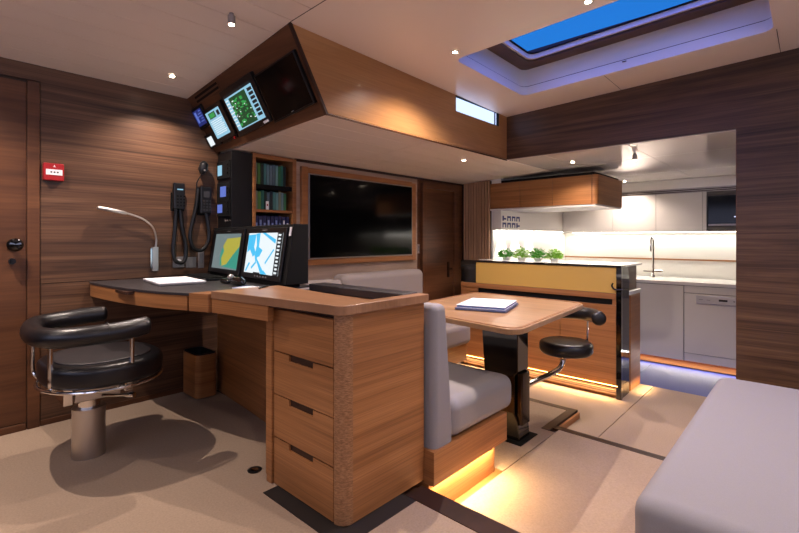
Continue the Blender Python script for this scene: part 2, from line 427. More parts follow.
# long fascia along the step in the ceiling, with the clerestory opening
WX0, WX1, WZ0, WZ1 = 2.616, 3.20, 1.905, 2.012
fa = MB()
def zcf(x): return zc(max(x, 1.2451), YF)+.012
fa.add([(1.245, YF, zcf(1.245)), (1.47, YF, 1.65), (WX0, YF, 1.65), (WX0, YF, zcf(WX0))], [(0, 1, 2, 3)])
fa.add([(WX0, YF, 1.65), (XB, YF, 1.65), (XB, YF, WZ0), (WX0, YF, WZ0)], [(0, 1, 2, 3)])
fa.add([(WX0, YF, WZ1), (XB, YF, WZ1), (XB, YF, zcf(XB)+.02), (WX0, YF, zcf(WX0)+.02)], [(0, 1, 2, 3)])
fa.add([(WX1, YF, WZ0), (XB, YF, WZ0), (XB, YF, WZ1), (WX1, YF, WZ1)], [(0, 1, 2, 3)])
wf = struct(fa.build('wall_fascia', 'oak_fascia'))
MB().box(1.47, XB, YF-.006, YF+.004, 1.644, 1.6505).build('bottom_trim', 'teak_door', wf)
tr = MB(); tr.add([(1.245-.006, YF-.006, zc(1.2, YF)), (1.245+.008, YF-.006, zc(1.2, YF)), (1.478, YF-.006, 1.645), (1.462, YF-.006, 1.645), (1.245-.006, YF+.012, zc(1.2, YF)), (1.245+.008, YF+.012, zc(1.2, YF)), (1.478, YF+.012, 1.645), (1.462, YF+.012, 1.645)],
    [(0, 1, 2, 3), (7, 6, 5, 4), (0, 4, 5, 1), (1, 5, 6, 2), (2, 6, 7, 3), (3, 7, 4, 0)])
tr.build('corner_trim', 'brown', wf)
# clerestory reveal and pane
w2 = struct(MB().box(WX0, WX1, YF+.022, YF+.028, WZ0-.002, WZ1+.002).build('window_2', 'winpane'))
MB().box(WX0-.004, WX0, YF, YF+.022, WZ0, WZ1).box(WX1, WX1+.004, YF, YF+.022, WZ0, WZ1).box(WX0, WX1, YF, YF+.022, WZ0-.004, WZ0).box(WX0, WX1, YF, YF+.022, WZ1, WZ1+.004).build('window_reveal', 'blackmatt', w2)
MB().box(WX1-.035, WX1-.028, YF+.012, YF+.020, WZ0, WZ1).build('glazing_bar', 'blackmatt', w2)

struct(MB().box(X0, HX0-.06, YR, YW+.06, 2.30, 2.36).box(HX1+.06, 6.05, YR, YW+.06, 2.30, 2.36).box(HX0-.06, HX1+.06, YR, HY0-.06, 2.30, 2.36).box(HX0-.06, HX1+.06, HY1+.06, YW+.06, 2.30, 2.36).build('ceiling', 'gap'))  # unseen roof boxes, added to keep sky light from leaking in
# ------------------------------------------------------------------ sloping instrument panel
A = Vector((1.245, YF, 2.046)); 
dU = Vector((0, 1, -.10)); dV = Vector((.225, 0, -.396)).normalized()   # down the slope
nN = dU.cross(dV).normalized(); nN = nN if nN.x < 0 else -nN                       # faces the chair
LV = math.sqrt(.225**2+.396**2)
US, VS = 1.0, 0.0
def slope(u, v, w=0): return A+dU*(u*US)+dV*(v-VS)+nN*w
def sbox(m, u0, u1, v0, v1, w0, w1):
    vs = [slope(u, v, w) for w in (w0, w1) for v in (v0, v1) for u in (u0, u1)]
    return m.add(vs, [(0, 2, 3, 1), (4, 5, 7, 6), (0, 1, 5, 4), (2, 6, 7, 3), (0, 4, 6, 2), (1, 3, 7, 5)])
ipm = MB(); ue = YW-YF
q_ = [slope(0, 0), slope(ue, 0), slope(ue, .383), slope(0, LV+.003)]
ipm.add(q_+[p-nN*.02 for p in q_], [(0, 1, 2, 3), (7, 6, 5, 4), (0, 4, 5, 1), (1, 5, 6, 2), (2, 6, 7, 3), (3, 7, 4, 0)])
ip = struct(ipm.build('wall_instruments', 'teak_door'))
def sthing(name, label, cat, u0, u1, v0, v1, group=None, dep=.022, bez='black'):
    global US, VS
    US = .925 if u0 < 1.16 else .885
    VS = .088*US*(u0+u1)/2
    c = slope((u0+u1)/2, (v0+v1)/2, 0)
    t = thing(name, label, cat, tuple(c), group)
    sbox(MB(), u0, u1, v0, v1, .0005, dep).build('housing', bez, t, .002, 2)
    return t
def spoly(m, pts, w, th=.0006):
    n = len(pts)
    vs = [slope(u, v, w) for u, v in pts]+[slope(u, v, w+th) for u, v in pts]
    return m.add(vs, [tuple(range(n)), tuple(reversed(range(n, 2*n)))]+[(i, (i+1) % n, n+(i+1) % n, n+i) for i in range(n)])
def srect(m, u0, u1, v0, v1, w, th=.0006): return spoly(m, [(u0, v0), (u1, v0), (u1, v1), (u0, v1)], w, th)
# big dark screen nearest the corner
t = sthing('monitor', 'large switched-off black monitor on the sloping panel, nearest the ceiling corner', 'monitor', .035, .443, .132, .402)
srect(MB(), .047, .431, .142, .392, .0222).build('screen', 'screenblack', t)
srect(MB(), .225, .250, .386, .389, .0229, .0004).build('badge', 'greyplastic', t)
# lit machinery plan display   (u grows to the left in the picture)
t = sthing('monitor', 'lit monitor with a green machinery diagram between the black monitor and the narrow blue display', 'monitor', .452, .848, .138, .418, dep=.026)
srect(MB(), .492, .822, .172, .384, .0262).build('screen', 's_lblue', t)
srect(MB(), .575, .775, .195, .378, .0269).build('diagram_field', 's_dgreen', t)
m = MB(); random.seed(3)
for i in range(46):
    a = random.uniform(.57, .775); c = random.uniform(.21, .355); srect(m, a, a+random.uniform(.008, .03), c, c+random.uniform(.004, .014), .0276)
m.build('diagram_blocks', 's_green', t)
m = MB()
for i in range(14):
    a = random.uniform(.57, .77); c = random.uniform(.21, .36); srect(m, a, a+random.uniform(.004, .022), c, c+.005, .0283)
for i in range(9): srect(m, .785, .82, .20+.019*i, .206+.019*i, .0269)
m.build('diagram_marks', 's_white', t)
m = MB()
for i in range(7): srect(m, .50, .55, .20+.024*i, .217+.024*i, .0276)
srect(m, .49, .825, .172, .186, .0269); m.build('side_buttons', 's_dark', t)
sbox(MB(), .478, .535, .398, .412, .0262, .0268).build('badge', 'paper', t)
# narrow blue list display
t = sthing('monitor', 'narrow lit display with pale blue list beside the green diagram monitor', 'monitor', .888, 1.135, .200, .420)
srect(MB(), .932, 1.122, .225, .394, .0222).build('screen', 's_lblue', t)
m = MB()
for i in range(8): srect(m, .945+.01*(i % 3), 1.10, .285+.012*i, .290+.012*i, .0229)
m.build('list_lines', 's_white', t)
m = MB(); srect(m, 1.0, 1.09, .235, .272, .0229); srect(m, .945, .98, .24, .27, .0229); m.build('graph_boxes', 's_dark', t)
m = MB(); srect(m, 1.01, 1.08, .24, .267, .0236); m.build('graph', 's_green', t)
# small navy instrument
t = sthing('instrument_display', 'small square blue instrument display furthest left on the sloping panel', 'instrument', 1.185, 1.345, .172, .312, dep=.018)
srect(MB(), 1.208, 1.333, .19, .29, .0182).build('screen', 's_navy', t)
m = MB()
for i in range(5): srect(m, 1.22, 1.25+.02*(i % 3), .20+.016*i, .205+.016*i, .0189)
srect(m, 1.29, 1.318, .20, .27, .0189); m.build('readout', 's_blue', t)
t = sthing('instrument_display', 'tiny instrument with a bright white screen at the bottom left of the sloping panel', 'instrument', 1.19, 1.34, .350, .450, dep=.018) if 0 else sthing('instrument_display', 'tiny instrument with a bright white screen at the bottom left of the sloping panel', 'instrument', 1.17, 1.34, .352, .448, dep=.018)
srect(MB(), 1.245, 1.318, .372, .432, .0182).build('screen', 's_white', t)
# selector knobs under the list display
US, VS = .925, .083
t = thing('switch_block', 'small black switch block with red light between the tiny instrument and the list display', 'switch', tuple(slope(.94, .43, 0)))
sbox(MB(), .90, 1.10, .422, .440, .0005, .012).build('housing', 'black', t, .001)
m = MB(); c = slope(.925, .435, .012); m.cyl(c, c+nN*.008, .008); m.build('indicator', 'red', t)
US, VS = .925, .083
# air grille
t = thing('air_grille', 'dark slotted air grille high on the sloping panel', 'vent', tuple(slope(1.06, .12, 0)))
sbox(MB(), .85, 1.19, .095, .150, .0003, .002).build('frame', 'teak_door', t)
m = MB(); sbox(m, .858, 1.182, .102, .116, .002, .003); sbox(m, .858, 1.182, .128, .142, .002, .003); m.build('slots', 'blackmatt', t)

US, VS = 1.0, 0.0

# ------------------------------------------------------------------ desk
import itertools
front = [(.70, 3.045), (.69, 2.97), (.715, 2.6), (.775, 2.28), (.855, 2.05), (.895, 1.96)]
fsm = [(v.x, v.y) for v in smoothpts([(x, y, 0) for x, y in front], 6)]
wf_ = [(.897, 1.95), (.925, 1.75), (.95, 1.556), (.972, 1.36), (.982, 1.235)]
dk = thing('chart_desk', 'curved oak navigation desk with dark leather top and a drawer pedestal', 'desk', (1.1, 2.1, 0))
MB().prism(fsm+[(1.44, 1.96), (1.44, 3.045)], .745, .757).build('leather_top', 'deskleather', dk, .002)
# pedestal
arc = lambda cx, cy, r, a0, a1, n=8: [(cx+r*math.cos(math.radians(a0+(a1-a0)*k/n)), cy+r*math.sin(math.radians(a0+(a1-a0)*k/n))) for k in range(n+1)]
# wooden top round the open trough
top = wf_+arc(1.022, 1.215, .04, 180, 270)+[(1.458, 1.175), (1.458, 1.232), (1.175, 1.232), (1.19, 1.5), (1.22, 1.8), (1.235, 1.95)]
MB().prism(top, .738, .772).build('desk_top', 'oak_top', dk, .003)
MB().box(1.18, 1.428, 1.233, 1.945, .70, .737).build('trough_floor', 'blackmatt', dk)
MB().box(1.36, 1.458, 1.233, 1.87, .738, .776).build('leather_ledge', 'deskleather', dk, .006)
# apron
def band(pts, off, z0, z1):
    m = MB(); P_ = [Vector((x, y, 0)) for x, y in pts]; inn = []
    for i, p in enumerate(P_):
        d = (P_[min(i+1, len(P_)-1)]-P_[max(i-1, 0)]).normalized(); inn.append(p+Vector((-d.y, d.x, 0))*off)
    poly = [(p.x, p.y) for p in P_]+[(p.x, p.y) for p in reversed(inn)]
    return m.prism(poly, z0, z1)
ap = [(x+.004, y) for x, y in fsm]
# grip notch in apron of the leather part: leave a recess between two bands
ap = [p for p in ap if p[1] >= 2.06]; pa = [p for p in ap if p[1] > 2.60]; pb = [p for p in ap if 2.40 < p[1] < 2.62]; 
band(ap, .02, .677, .7445).build('apron', 'oak', dk, .002)
MB().box(.705, .748, 2.44, 2.60, .731, .7449).build('grip_notch', 'brown', dk)
MB().prism([(.848, 2.062), (.888, 1.956), (.94, 1.956), (.94, 2.062)], .677, .7585).build('apron_block', 'oak', dk, .002)
band([(.900, 1.948), (.929, 1.75), (.953, 1.58)], .03, .677, .7375).build('apron_drawer', 'oak', dk)
band([(.954, 1.572), (.985, 1.3)], .02, .733, .7378).build('top_rail', 'brown', dk)
body = [(1.443, 1.19), (1.443, 1.665), (1.00, 1.665), (1.00, 1.628), (1.03, 1.628), (1.03, 1.238), (1.008, 1.238)]+arc(1.053, 1.235, .045, 180, 270)
MB().prism(body, .003, .7375).build('pedestal', 'oak', dk, 0)
MB().prism([(1.0075, 1.2385)]+arc(1.053, 1.235, .0458, 180, 270, 10)+[(1.053, 1.20), (1.02, 1.2385)], .003, .7372).build('corner_post', 'oak_end', dk)
MB().box(1.00, 1.03, 1.572, 1.628, .677, .7375).build('stile_cap', 'oak', dk) if 0 else None
zz = [(.548, .716, 0), (.373, .543, 1), (.199, .368, 1), (.006, .194, 1)]
for z0, z1, nt_ in zz:
    y0, y1 = 1.243, 1.623
    if nt_: poly = [(y0, z0), (y1, z0), (y1, z1), (1.515, z1), (1.515, z1-.024), (1.36, z1-.024), (1.36, z1), (y0, z1)]
    else: poly = [(y0, z0), (y1, z0), (y1, z1), (y0, z1)]
    m = MB(); n = len(poly)
    m.add([(1.008, y, z) for y, z in poly]+[(1.028, y, z) for y, z in poly], [tuple(range(n)), tuple(reversed(range(n, 2*n)))]+[(i, n+i, n+(i+1) % n, (i+1) % n) for i in range(n)])
    dr = m.build('drawer', 'oak', dk)
    if nt_: box('grip_recess', 1.016, 1.0298, 1.36, 1.515, z1-.026, z1+.002, 'brown', dr)
box('shadow_line', 1.0285, 1.0298, 1.24, 1.625, .004, .736, 'brown', dk)
MB().prism([(1.262, 1.67), (1.285, 1.67), (1.405, 2.91), (1.382, 2.91)], .003, .744).build('knee_panel', 'oak', dk)
box('knee_panel_return', 1.00, 1.262, 1.665, 1.67, .03, .676, 'oak', dk)

# waste bin under the desk
wb_ = thing('waste_bin', 'open wooden waste bin on the floor in the knee space under the desk', 'bin', (1.27, 2.92, 0))
pl = rrect(1.20, 1.335, 2.80, 3.03, .035, 6); pi_ = rrect(1.21, 1.325, 2.81, 3.02, .028, 6)
flatring(pl, pi_, lambda x, y: .01, lambda x, y: .275).build('bin_body', 'oak', wb_)
MB().prism(pi_, .01, .03).build('bin_bottom', 'bin_in', wb_)
flatring(rrect(1.206, 1.329, 2.806, 3.024, .03, 6), rrect(1.215, 1.32, 2.815, 3.015, .025, 6), lambda x, y: .03, lambda x, y: .283).build('liner', 'bin_in', wb_)

# ------------------------------------------------------------------ console with two chart displays
cn = thing('chart_display_console', 'black console with two lit chart screens on the leather desk', 'monitor console', (1.33, 2.47, .757))
p0 = Vector((1.245, 1.90, 0)); p1 = Vector((1.375, 3.04, 0)); cu = (p1-p0); LC = cu.length; cu.normalize(); cw = Vector((-cu.y, cu.x, 0)); cw = cw if cw.x < 0 else -cw
zb, zt_ = .774, 1.075; tilt = .045
def con(u, v, w=0):   # v 0..1 up the face (leaning back), w outwards
    z = zb+(zt_-zb)*v
    q = p0+cu*u-cw*(tilt*v)+cw*w
    return Vector((q.x, q.y, z))
def cquad(m, u0, u1, v0, v1, w0, w1):
    vs = [con(u, v, w) for w in (w0, w1) for v in (v0, v1) for u in (u0, u1)]
    return m.add(vs, [(0, 2, 3, 1), (4, 5, 7, 6), (0, 1, 5, 4), (2, 6, 7, 3), (0, 4, 6, 2), (1, 3, 7, 5)])
m = MB()
poly = []
bk = [p0-cw*.125, p1-cw*.05]
v = [con(0, 0), con(LC, 0), con(LC, 1), con(0, 1)]
vb = [bk[0]+Vector((0, 0, zb)), bk[1]+Vector((0, 0, zb)), bk[1]+Vector((0, 0, zt_)), bk[0]+Vector((0, 0, zt_))]
m.add(v+vb, [(0, 1, 2, 3), (7, 6, 5, 4), (0, 3, 7, 4), (3, 2, 6, 7), (2, 1, 5, 6), (1, 0, 4, 5)])
m.build('housing', 'blackmatt', cn, .003)
mm = MB().prism([(p0.x+.01, p0.y+.06), (p1.x+.01, p1.y-.02), (bk[1].x-.01, bk[1].y-.02), (bk[0].x-.01, bk[0].y+.06)], .757, .776); mm.build('foot', 'blackmatt', cn)
m = MB(); m.box(1.40, 1.412, 1.895, 1.9, .775, 1.07); 
def cpoly(m, pts, w, th=.0006):
    n = len(pts); vs = [con(u, v, w) for u, v in pts]+[con(u, v, w+th) for u, v in pts]
    return m.add(vs, [tuple(range(n)), tuple(reversed(range(n, 2*n)))]+[(i, (i+1) % n, n+(i+1) % n, n+i) for i in range(n)])
def cr(m, u0, u1, v0, v1, w): return cpoly(m, [(u0, v0), (u1, v0), (u1, v1), (u0, v1)], w)
# u runs from the open end towards the hull: screen on the right of the photo first
a0, a1, c0, c1 = .075, .50, .13, .86
def U(fr, a0=a0, a1=a1): return a1-(a1-a0)*fr       # fr 0 = left in the photo
d = MB(); cquad(d, .045, .545, .04, .95, .0005, .012); d = d.build('display_bezel', 'black', cn, .003)
cr(MB(), a0, a1, c0, c1, .0125).build('screen', 's_white', d)
def V(fr): return c1-(c1-c0)*fr
m = MB()
def blob(m, pts, w, U=U): return cpoly(m, [(U(x), V(y)) for x, y in pts], w)
blob(m, [(0, .05), (.24, .03), (.22, .35), (.30, .52), (.22, .6), (.10, .42), (.02, .50)], .0132)
blob(m, [(.24, .02), (.36, 0), (.37, .35), (.49, .42), (.42, .58), (.36, .60), (.33, .75), (.27, .55), (.30, .3)], .0132)
blob(m, [(.42, 0), (.52, 0), (.83, .16), (.83, .26)], .0132)
blob(m, [(.27, .55), (.33, .6), (.64, 1), (.52, 1)], .0132)
for q in ([(.60, .72), (.80, .38), (.82, .41), (.62, .76)], [(.03, .95), (.12, .74), (.16, .76), (.06, .98)], [(.2, .86), (.33, .70), (.36, .73), (.23, .9)], [(.55, .93), (.58, .90), (.70, .99), (.66, 1)]): blob(m, q, .0132)
m.build('chart_water', 's_cyan', d)
m = MB(); blob(m, [(.86, 0), (1, 0), (1, 1), (.86, 1)], .0132)
m.build('tool_column', 's_dark', d); m = MB()
blob(m, [(.3, .97), (.5, .97), (.5, 1), (.3, 1)], .0139); m.build('status_bar', 's_dark', d)
m = MB()
for i in range(11): blob(m, [(.885+.02*(i % 2), .03+.088*i), (.965, .04+.088*i), (.95, .08+.088*i), (.89, .075+.088*i)], .0139)
m.build('tool_icons', 's_white', d)
m = MB(); cr(m, .27, .33, .905, .92, .0125); m.build('badge', 'greyplastic', d)
m = MB()
for i in range(5): cr(m, .20+.035*i, .215+.035*i, .07, .10, .0125)
m.build('buttons', 'greyplastic', d)
b0, b1 = .62, 1.045
U2 = lambda fr: b1-(b1-b0)*fr
d = MB(); cquad(d, .575, 1.10, .04, .95, .0005, .012); d = d.build('display_bezel', 'black', cn, .003)
cr(MB(), b0, b1, c0, c1, .0125).build('screen', 's_grey', d)
m = MB(); blob(m, [(.50, .14), (1, .10), (1, .36), (.78, .62), (.60, .86), (.42, .92), (.36, .70), (.44, .5), (.38, .35)], .0132, U2); m.build('chart_land', 's_yellow', d)
m = MB(); blob(m, [(1, .36), (1, .97), (.42, .94), (.60, .86), (.78, .62)], .0132, U2); blob(m, [(.36, .40), (.44, .5), (.36, .70), (.42, .92), (.34, .9), (.3, .6)], .0132, U2); m.build('chart_sea', 's_teal', d)
m = MB(); cr(m, .80, .86, .905, .92, .0125); m.build('badge', 'greyplastic', d)
m = MB(); m.cyl(con(.025, .93, .0003), con(.025, .93, .003), .004); cquad(m, .012, .030, .80, .95, .0003, .004); m.build('clip', 'paper', cn)


# ------------------------------------------------------------------ instrument rack and bookshelf
rk = thing('radio_rack', 'tall black rack with three small lit radio displays between the hull wall and the bookshelf', 'rack', (1.52, 2.95, .757))
MB().box(1.449, 1.597, 2.846, 3.044, .757, 1.589).build('housing', 'black', rk, .002)
for nm, (y0, y1, z0, z1), mt in (('display', (2.962, 3.022, 1.432, 1.502), 's_lblue'), ('display', (2.905, 2.985, 1.285, 1.355), 's_blue'), ('display', (2.958, 3.026, 1.178, 1.235), 's_blue')):
    b0_ = box('radio', 1.439, 1.4485, 2.858, 3.036, z0-.025, z1+.025, 'blackmatt', rk, .002)
    box(nm, 1.4375, 1.4388, y0, y1, z0, z1, mt, b0_)
    m = MB()
    for kk in range(3): m.cyl((1.4385, 2.875+.0, z0+.01+.028*kk), (1.430, 2.875, z0+.01+.028*kk), .006, n=10)
    m.build('knobs', 'black', b0_)
m = MB(); m.tube(smoothpts([(1.447, 2.945, 1.120), (1.447, 2.93, 1.135), (1.447, 2.925, 1.115), (1.447, 2.905, 1.130), (1.447, 2.89, 1.118), (1.447, 2.87, 1.128), (1.447, 2.855, 1.120)], 4), .0018, 6)
m.build('script_mark', 'plate', rk)

bs = thing('bookshelf', 'oak-framed recessed bookshelf of three tiers between the black rack and the television', 'bookshelf', (1.775, 2.95, .76))
MB().box(1.600, 1.622, YT-.010, 3.044, .76, 1.598).build('side_panel', 'oak', bs, .001)
MB().box(1.922, 1.954, YT-.010, 3.044, .76, 1.592).build('side_panel', 'oak', bs, .001)
box('top_panel', 1.622, 1.922, YT-.010, 3.044, 1.568, 1.594, 'oak', bs)
box('back_panel', 1.622, 1.922, 3.034, 3.044, .76, 1.568, 'blackmatt', bs)
shz = [.80, .985, 1.175, 1.372]
box('shelf', 1.622, 1.922, YT, 3.034, 1.190, 1.208, 'oak', bs)
box('shelf', 1.622, 1.922, YT+.03, 3.034, 1.372, 1.384, 'blackmatt', bs)
box('shelf', 1.622, 1.922, YT+.01, 3.034, 1.03, 1.045, 'blackmatt', bs)
box('retaining_bar', 1.622, 1.922, YT+.002, YT+.012, 1.352, 1.384, 'blackmatt', bs)
BK = []
cols = [((118, 128, 108), 'pale green'), ((84, 134, 66), 'green'), ((30, 46, 40), 'dark green'), ((70, 128, 128), 'teal'), ((104, 140, 150), 'grey-blue'), ((96, 120, 132), 'light blue-grey'), ((78, 104, 118), 'slate blue'), ((104, 150, 150), 'sea grey'), ((46, 116, 74), 'bottle green'), ((34, 104, 92), 'deep teal'), ((26, 40, 44), 'blackish green')]
for i, (c, n_) in enumerate(cols): MT['bk%d' % i] = plain('book_cover_%s' % n_.replace(' ', '_'), c, .5)
MT['bknavy'] = plain('book_cover_navy', (34, 40, 84), .5); MT['pages'] = plain('book_pages', (206, 196, 176), .8)
def book(x, wd, y0, z0, h, mat, label, group, dpt=.14):
    t = thing('book', label, 'book', (x+wd/2, y0+dpt/2, z0), group)
    MB().box(x, x+wd, y0, y0+.003, z0, z0+h).box(x, x+.002, y0+.003, y0+dpt, z0, z0+h).box(x+wd-.002, x+wd, y0+.003, y0+dpt, z0, z0+h).build('cover', mat, t)
    box('pages', x+.002, x+wd-.002, y0+.003, y0+dpt-.004, z0+.003, z0+h-.003, 'pages', t)
    return t
ordw = ['leftmost', 'second from the left', 'third from the left', 'fourth from the left', 'fifth from the left', 'middle', 'sixth from the right', 'fifth from the right', 'fourth from the right', 'third from the right', 'second from the right', 'rightmost']
wds = [.026, .022, .022, .020, .020, .022, .022, .020, .020, .018, .020]
x = 1.626
for i in range(11):
    h = .150-.004*(i % 3)
    book(x, wds[i]-.001, YT+.022, 1.385, h, 'bk%d' % i, '%s upright book, %s on the top tier of the bookshelf' % (cols[i][1], ordw[i] if i < 6 else ordw[i+1]), 'books on the top tier'); x += wds[i]+.0025
x = 1.626
for i in range(11):
    j = (i*4+1) % 11 if i > 1 else [0, 1][i]
    book(x, wds[i]-.001, YT+.016, 1.2085, .135-.005*((i+1) % 3), 'bk%d' % j, '%s upright book, %s on the middle tier of the bookshelf' % (cols[j][1], ordw[i] if i < 6 else ordw[i+1]), 'books on the middle tier'); x += wds[i]+.0025
x = 1.628
for i in range(9):
    b = book(x, .026, YT+.014, 1.0455, .118-.002*(i % 2), 'bknavy', 'navy ring binder volume, %s on the lowest visible tier of the bookshelf' % ['leftmost', 'second', 'third', 'fourth', 'fifth', 'sixth', 'seventh', 'eighth', 'rightmost'][i], 'navy volumes on the lower tier')
    box('spine_label', x+.006, x+.020, YT+.0132, YT+.0139, 1.07, 1.115+.02*(i % 2), 'paper' if i > 6 else 's_blue' if 0 else 'bluepaper', b); x += .0315
card = MB().box(1.708, 1.730, YT+.003, YT+.005, 1.2085, 1.268).build('small_card', 'paper'); tag(card, 'small white card with red mark standing before the middle tier books', 'card')
box('mark', 1.714, 1.724, YT+.0022, YT+.0029, 1.235, 1.248, 'red', card)

# ------------------------------------------------------------------ television
yt = YT-.008
tp = struct(MB().box(1.985, 2.040, yt-.03, yt, .80, 1.545).box(3.236, 3.29, yt-.03, yt, .80, 1.53).box(2.040, 3.236, yt-.03, yt, 1.50, 1.54).box(2.040, 3.236, yt-.03, yt, .80, .844).build('trim_1', 'oak', None, .002))
tv = thing('television', 'large black flat-screen television in an oak frame on the back wall', 'television', (2.68, yt-.03, .845))
MB().box(2.043, 3.233, yt-.035, yt-.001, .846, 1.497).build('bezel', 'plate', tv, .002)
box('screen', 2.052, 3.224, yt-.037, yt-.0352, .856, 1.488, 'screenblack', tv)
sp = thing('switch_plate', 'slim steel switch plate on the wall between television and door', 'switch plate', (3.372, YT-.006, .86))
box('plate', 3.352, 3.388, YT-.006, YT-.0005, .86, .95, 'plate', sp, .001); box('rocker', 3.36, 3.38, YT-.009, YT-.0062, .88, .93, 'greyplastic', sp)

# ------------------------------------------------------------------ hull wall fittings
yw = YW-.010
fa_ = thing('fire_alarm_call_point', 'red fire alarm call point with white label on the teak wall beside the left door', 'fire alarm', (.527, yw, 1.315))
MB().box(.484, .574, yw-.03, yw-.0005, 1.315, 1.408).build('housing', 'red', fa_, .005)
box('label_plate', .494, .566, yw-.0315, yw-.0302, 1.345, 1.375, 'paper', fa_)
m = MB()
for cx in (.517, .531, .545): m.prism([(0, 0)], 0, 0) if 0 else m.cyl((cx, yw-.0316, 1.36), (cx, yw-.0325, 1.36), .0042, n=12)
m.build('symbol', 'black', fa_)
m = MB(); m.box(.525, .537, yw-.0308, yw-.0301, 1.388, 1.391).box(.529, .533, yw-.0308, yw-.0301, 1.391, 1.398); m.build('small_mark', 'paper', fa_)

lm = thing('reading_lamp', 'slim silver gooseneck reading lamp on the teak wall above the desk', 'lamp', (1.04, yw, .80))
box('wall_block', 1.022, 1.056, yw-.030, yw-.0005, .800, .950, 'steel', lm, .003)
box('side_switch', 1.012, 1.0215, yw-.024, yw-.006, .82, .94, 'chrome', lm)
neck = smoothpts([(1.043, yw-.018, .945), (1.045, yw-.020, 1.0), (1.025, yw-.024, 1.07), (.97, yw-.03, 1.12), (.90, yw-.034, 1.147), (.86, yw-.036, 1.155)], 8)
MB().tube(neck, .0055, 10).build('gooseneck', 'steel', lm)
MB().rings([((.875, yw-.035, 1.152), .008), ((.86, yw-.036, 1.155), .011), ((.735, yw-.045, 1.178), .011), ((.725, yw-.046, 1.180), .008)], 14).build('lamp_head', 'steel', lm)

def coil(pts, r, n=60, turns=60, rc=.011):
    c = smoothpts(pts, 14); out = []
    N_ = len(c)
    for i, p in enumerate(c):
        out.append(p)
    return out
MT['keygrey'] = plain('key_grey', (52, 52, 54), .5)
def handset(label, x0, x1, z0, z1, disp):
    t = thing('radio_handset', label, 'handset', ((x0+x1)/2, yw, z0))
    MB().box(x0-.006, x1+.006, yw-.016, yw-.0005, z0-.01, z1-.06).build('cradle', 'blackmatt', t, .004)
    MB().box(x0, x1, yw-.046, yw-.0165, z0, z1).build('body', 'black', t, .008, 4)
    box('display', x0+.02, x1-.014, yw-.0475, yw-.0461, z1-.045 if disp else z1-.07, z1-.038 if disp else z1-.03, 's_lblue' if disp else 'keygrey', t)
    m = MB()
    for r in range(4):
        for c in range(3): m.box(x0+.016+.020*c, x0+.028+.020*c, yw-.0478, yw-.0461, z0+.02+.02*r, z0+.030+.02*r)
    m.build('keypad', 'keygrey' if not disp else 'blackmatt', t)
    return t
h1 = handset('black radio handset with thin lit display on the teak wall, nearer the reading lamp', 1.142, 1.212, 1.19, 1.36, True)
c1 = smoothpts([(1.165, yw-.02, 1.19), (1.155, yw-.025, 1.05), (1.145, yw-.025, .93), (1.155, yw-.03, .865), (1.185, yw-.03, .845), (1.215, yw-.03, .865), (1.222, yw-.028, .95), (1.200, yw-.025, 1.08), (1.190, yw-.02, 1.19)], 10)
MB().tube(c1, .0125, 10).build('curly_cord', 'black', h1)
h2 = handset('black radio handset with grey keypad on the teak wall, nearest the rack', 1.312, 1.385, 1.17, 1.35, False)
c2 = smoothpts([(1.305, yw-.02, 1.34), (1.29, yw-.025, 1.22), (1.25, yw-.03, 1.04), (1.262, yw-.03, .955), (1.30, yw-.03, .925), (1.345, yw-.03, .94), (1.375, yw-.03, 1.02), (1.36, yw-.025, 1.17)], 10)
MB().tube(c2, .0125, 10).build('curly_cord', 'black', h2)
mc = thing('hand_microphone', 'black fist microphone hung high on the teak wall above the handsets', 'microphone', (1.335, yw, 1.455))
MB().rings([((1.335, yw-.0005, 1.475), .022), ((1.335, yw-.012, 1.475), .022)], 16).build('hook', 'blackmatt', mc)
MB().rings([((1.323, yw-.034, 1.432), .010), ((1.326, yw-.034, 1.445), .021), ((1.335, yw-.034, 1.475), .030), ((1.340, yw-.034, 1.505), .027), ((1.342, yw-.034, 1.520), .012)], 18).build('body', 'black', mc)
MB().rings([((1.331, yw-.060, 1.457), .006), ((1.331, yw-.064, 1.457), .006)], 12).build('button', 'plate', mc)
MB().tube(smoothpts([(1.323, yw-.034, 1.432), (1.30, yw-.02, 1.38), (1.296, yw-.02, 1.34)], 6), .004, 8).build('cord', 'black', mc)
def plate_(label, x0, x1, z0, z1, mt, kind):
    t = thing('wall_socket', label, 'wall socket', ((x0+x1)/2, yw, z0))
    box('plate', x0, x1, yw-.006, yw-.0005, z0, z1, mt, t, .0015)
    cx, cz = (x0+x1)/2, (z0+z1)/2
    if kind == 'round': MB().rings([((cx, yw-.0062, cz), .020), ((cx, yw-.010, cz), .018)], 18).build('socket_face', 'paper', t)
    elif kind == 'tall': box('rocker', cx-.012, cx+.012, yw-.009, yw-.0062, z0+.03, z1-.03, 'greyplastic', t)
    else: box('insert', cx-.022, cx+.022, yw-.008, yw-.0062, cz-.022, cz+.022, 'greyplastic', t)
plate_('round white socket seen through the loop of handset cord', 1.150, 1.222, .815, .885, 'greyplastic', 'round')
plate_('square grey socket plate right of the handset cord loop', 1.232, 1.300, .81, .88, 'greyplastic', 'sq')
plate_('tall pale switch plate on the teak wall nearest the console', 1.312, 1.352, .805, .935, 'plate', 'tall')

